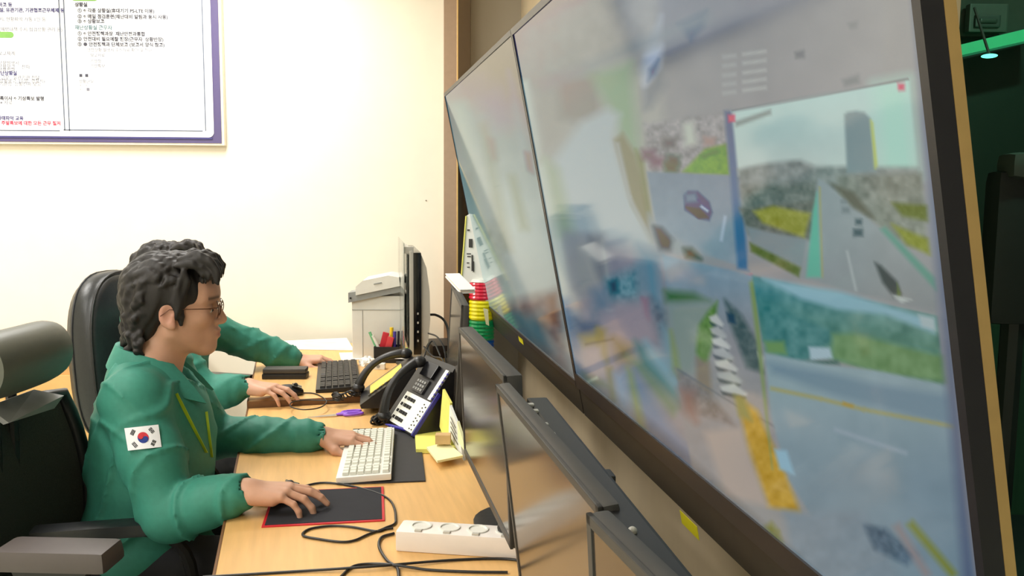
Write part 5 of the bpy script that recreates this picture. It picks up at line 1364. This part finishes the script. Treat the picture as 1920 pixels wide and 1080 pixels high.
# ---- farther worker
YW2 = math.radians(13)
hd2 = at(316, 526, 2.95)
off = Matrix.Rotation(YW2, 3, 'Z') @ Vector((.03, 0, 0)); O2 = (hd2.x-off.x, hd2.y-off.y, 0)
L2 = lambda p: to_local(p, O2, YW2)
wl2 = L2(at(560, 676, 3.40)); wr2 = L2(at(464, 724, 2.80))
J2 = dict(head=(.03, 0, hd2.z), head_rot=(0, math.radians(3), 0), neck=(-.02, 0, 1.03), chest=(.0, 0, .82),
          shL=(.01, .175, .975), shR=(.0, -.165, .965), elbowL=(.28, .30, .84), elbowR=(.17, -.22, .76),
          wristL=tuple(wl2), wristR=tuple(wr2), handL=(Rz((.97, .10, .02)), Rz((.10, -.1, 1))), handR=(Rz((.99, -.10, -.12)), Rz((.1, 0, 1))),
          curlL=[(.5, .7, .4), (.35, .7, .5), (.4, .8, .5), (.5, .8, .5)], curlR=[(.15, .45, .3), (.1, .4, .3), (.2, .4, .3), (.3, .5, .3)], thumbL=.15, thumbR=.25)
p2, jk2, surf2, TM2 = build_person('person', 'farther seated person in green jacket, mostly hidden, one hand on a mouse', O2, YW2, J2,
    lambda r_, O, A, h: hair_short(r_, O, A, h, 1.02, .25, 9, True, 120), 1.5, seed=5)
# ================================================================ chairs
m_leather = mat('black_leather', (34, 36, 38), .34, var=.12, scale=90, bump=.25, spec=.5)
m_mesh = mat('black_mesh_fabric', (58, 56, 50), .8, var=.25, scale=400)
m_pad = mat('charcoal_headrest_leather', (92, 94, 84), .45, var=.04, scale=60)
m_arm = mat('brown_grey_armrest', (84, 76, 74), .5, var=.03)
def puffy(outline, T_, depth, m, name, parent, edge=.8, bulge=.02, sw=1):
    """cushion: outline in (y, z), thickness along x, domed on its front"""
    n = len(outline); cy = sum(p[0] for p in outline)/n; cz = sum(p[1] for p in outline)/n
    t = MB(); rings = [(0.0, -depth), (.6, -depth-.006), (.93, -depth), (1.0, -depth*.72), (1.0, -depth*.28), (.96, -.004), (.90, .004), (.6, bulge), (.3, bulge*1.3), (.001, bulge*1.35)]
    rings[0] = (.001, -depth-.006)
    for s_, x in rings:
        for y, z in outline: t.v.append(tuple(T_ @ Vector((x, cy+(y-cy)*s_, cz+(z-cz)*s_))))
    for i in range(len(rings)-1):
        for k in range(n): t.f.append((i*n+k, i*n+(k+1) % n, (i+1)*n+(k+1) % n, (i+1)*n+k)); t.mi.append(0)
    return t.build(name, m, parent, smooth=True, autosmooth=False)
def sup(w, h, p, cz, n=40, wt=1.0):
    out = []
    for k in range(n):
        a = 2*math.pi*k/n; c, s = math.cos(a), math.sin(a)
        y = math.copysign(abs(c)**(2/p), c)*w/2; z = math.copysign(abs(s)**(2/p), s)*h/2
        out.append((y*(1+(wt-1)*(z/h+.5)), cz+z))
    return out
def base(th, m=m_black, h=.40):
    t = MB(); t.lathe([(.025, .10), (.025, .26), (.018, .26), (.018, h)], 16); t.build('gas_lift', m_dkgrey, th, smooth=True)
    for k in range(5):
        a = 2*math.pi*k/5+.3; c, s = math.cos(a), math.sin(a)
        t = MB(); t.tube([(0, 0, .12), (.15*c, .15*s, .10), (.30*c, .30*s, .075)], [.024, .02, .015], 8); l = t.build('base_leg', m, th, smooth=True)
        t = MB(); t.M = Matrix.Translation((.30*c, .30*s, .028)) @ Matrix.Rotation(a, 4, 'Z'); t.lathe([(.027, -.022), (.028, -.008), (.02, 0), (.028, .008), (.027, .022)], 16, axis='y'); t.build('caster', m_blackgloss, l, smooth=True)
def leather_chair(label, x, y, yaw, ztop, zbot=.5, w=.48, rec=.10):
    th = thing('office_chair', label, 'chair', (x, y, 0), yaw)
    h = ztop-zbot; R_ = Matrix.Translation((0, 0, zbot)) @ Matrix.Rotation(-rec, 4, 'Y')
    o = sup(w, h, 2.9, h/2, 44, .86)
    b = puffy(o, R_, .12, m_leather, 'backrest', th, bulge=.022)
    t = MB(); t.tube([R_ @ Vector((-.006, y_*.985, h/2+(z-h/2)*.985)) for y_, z in o+o[:1]], .0045, 6, False); t.build('piping', m_black, b, smooth=True)
    t = MB(); t.tube([R_ @ Vector((-.085, y_*1.0, h/2+(z-h/2)*1.0)) for y_, z in o+o[:1]], .0035, 6, False); t.build('piping', m_black, b, smooth=True)
    S_ = Matrix.Translation((.26, 0, .46)) @ Matrix.Rotation(math.pi/2, 4, 'Y') @ Matrix.Rotation(math.pi, 4, 'X')
    so = sup(.50, .50, 3.2, 0, 40)
    t = MB(); t.box((.26, 0, .425), (.50, .50, .09), .035); t.build('seat', m_leather, th, smooth=True)
    for s in (-1, 1):
        t = MB(); t.tube(bez([(.02, s*.27, .42), (.02, s*.29, .55), (.08, s*.29, .66), (.24, s*.28, .68), (.34, s*.28, .62), (.36, s*.27, .44)], 5), .014, 8); a_ = t.build('arm_frame', m_black, th, smooth=True)
        t = MB(); t.box((.15, s*.29, .69), (.24, .055, .03), .012); t.build('arm_pad', m_leather, a_, smooth=True)
    base(th); return th
leather_chair('black high-backed leather chair behind the farther person', -1.385, 3.14, math.radians(-14), 1.150)
leather_chair('black leather chair the nearer person sits on', O1[0]-.19, O1[1], YW, .80, .5, .46, .08)
# empty mesh chair nearest the camera at the left
th = thing('office_chair', 'empty black mesh chair with roll-shaped grey headrest at the left edge', 'chair', (-1.01, 1.78, 0), math.radians(-2))
t = MB(); n = 20; prof = []
for i in range(n+1):
    a = math.radians(-118+236*i/n); prof.append((.058*math.cos(a)-.045, .070*math.sin(a)))
for i in range(n, -1, -1):
    a = math.radians(-118+236*i/n); prof.append((.044*math.cos(a)-.045, .056*math.sin(a)))
m_ = len(prof); W_ = .25; ns = 12
for j in range(ns+1):
    y = -W_/2+W_*j/ns; e = 1-.10*(abs(2*j/ns-1)**6); bend = -.5*y*y
    for x, z in prof: t.v.append((x*e+bend, y, 1.072+z*e-.055*(y/W_)*0))
for j in range(ns):
    for k in range(m_): t.f.append((j*m_+k, j*m_+(k+1) % m_, (j+1)*m_+(k+1) % m_, (j+1)*m_+k)); t.mi.append(0)
for j in (0, ns):
    for k in range(n): t.f.append((j*m_+k, j*m_+k+1, j*m_+m_-2-k, j*m_+m_-1-k)); t.mi.append(0)
t.build('headrest', m_pad, th, smooth=True, label='grey rolled leather headrest')
t = MB(); t.prism([(-.07, -.09, .985), (-.07, .07, .985), (-.02, .10, .965), (-.02, .06, .945), (-.02, -.10, .955)], (.012, 0, .004)); t.build('headrest_bracket', mat('light_grey_bracket', (128, 128, 124), .4), th, label='light grey bracket')
t = MB(); t.tube([(-.085, -.03, .80), (-.085, -.03, 1.04)], .011, 8); t.tube([(-.085, .03, .80), (-.085, .03, 1.04)], .011, 8); t.build('headrest_post', m_black, th, smooth=True)
# mesh back: framed curved panel
t = MB(); nx_, nz_ = 14, 16
def mb_pt(u, v, dx=0):
    z = .50+.455*v; y = (u-.5)*(.44-.05*(v-.3)**2*4); x = -.055-.12*(2*u-1)**2*.0+.045*(1-(2*u-1)**2)*-1+.035*math.sin(v*2.6)+dx-.02*v; return (x, y, z)
for dx in (0, .006):
    for i in range(nx_+1):
        for j in range(nz_+1): t.v.append(mb_pt(i/nx_, j/nz_, dx))
k_ = (nx_+1)*(nz_+1)
for b_ in (0, k_):
    for i in range(nx_):
        for j in range(nz_): q = b_+i*(nz_+1)+j; t.f.append((q, q+nz_+1, q+nz_+2, q+1)); t.mi.append(0)
t.build('mesh_back', m_mesh, th, smooth=True)
loop = [mb_pt(u/10, 1, .003) for u in range(11)]+[mb_pt(1, 1-v/10, .003) for v in range(1, 11)]+[mb_pt(1-u/10, 0, .003) for u in range(1, 11)]+[mb_pt(0, v/10, .003) for v in range(1, 11)]
t = MB(); t.tube(loop, .017, 10); t.build('back_frame', m_black, th, smooth=True)
t = MB(); t.box((.20, -.03, .44), (.48, .44, .07), .03); t.build('seat', m_mesh, th, smooth=True)
for s in (-1,):
    t = MB(); t.box((.175, s*.255, .752), (.215, .085, .040), .012, taper=(.96, .9)); a_ = t.build('armrest', m_arm, th, smooth=True)
    t = MB(); t.prism([(.09, s*.255-.018, .734), (.24, s*.255-.018, .734), (.215, s*.255-.018, .68), (.17, s*.255-.018, .45), (.10, s*.255-.018, .45), (.12, s*.255-.018, .66)], (0, .036, 0)); t.build('arm_post', m_black, a_)
base(th)
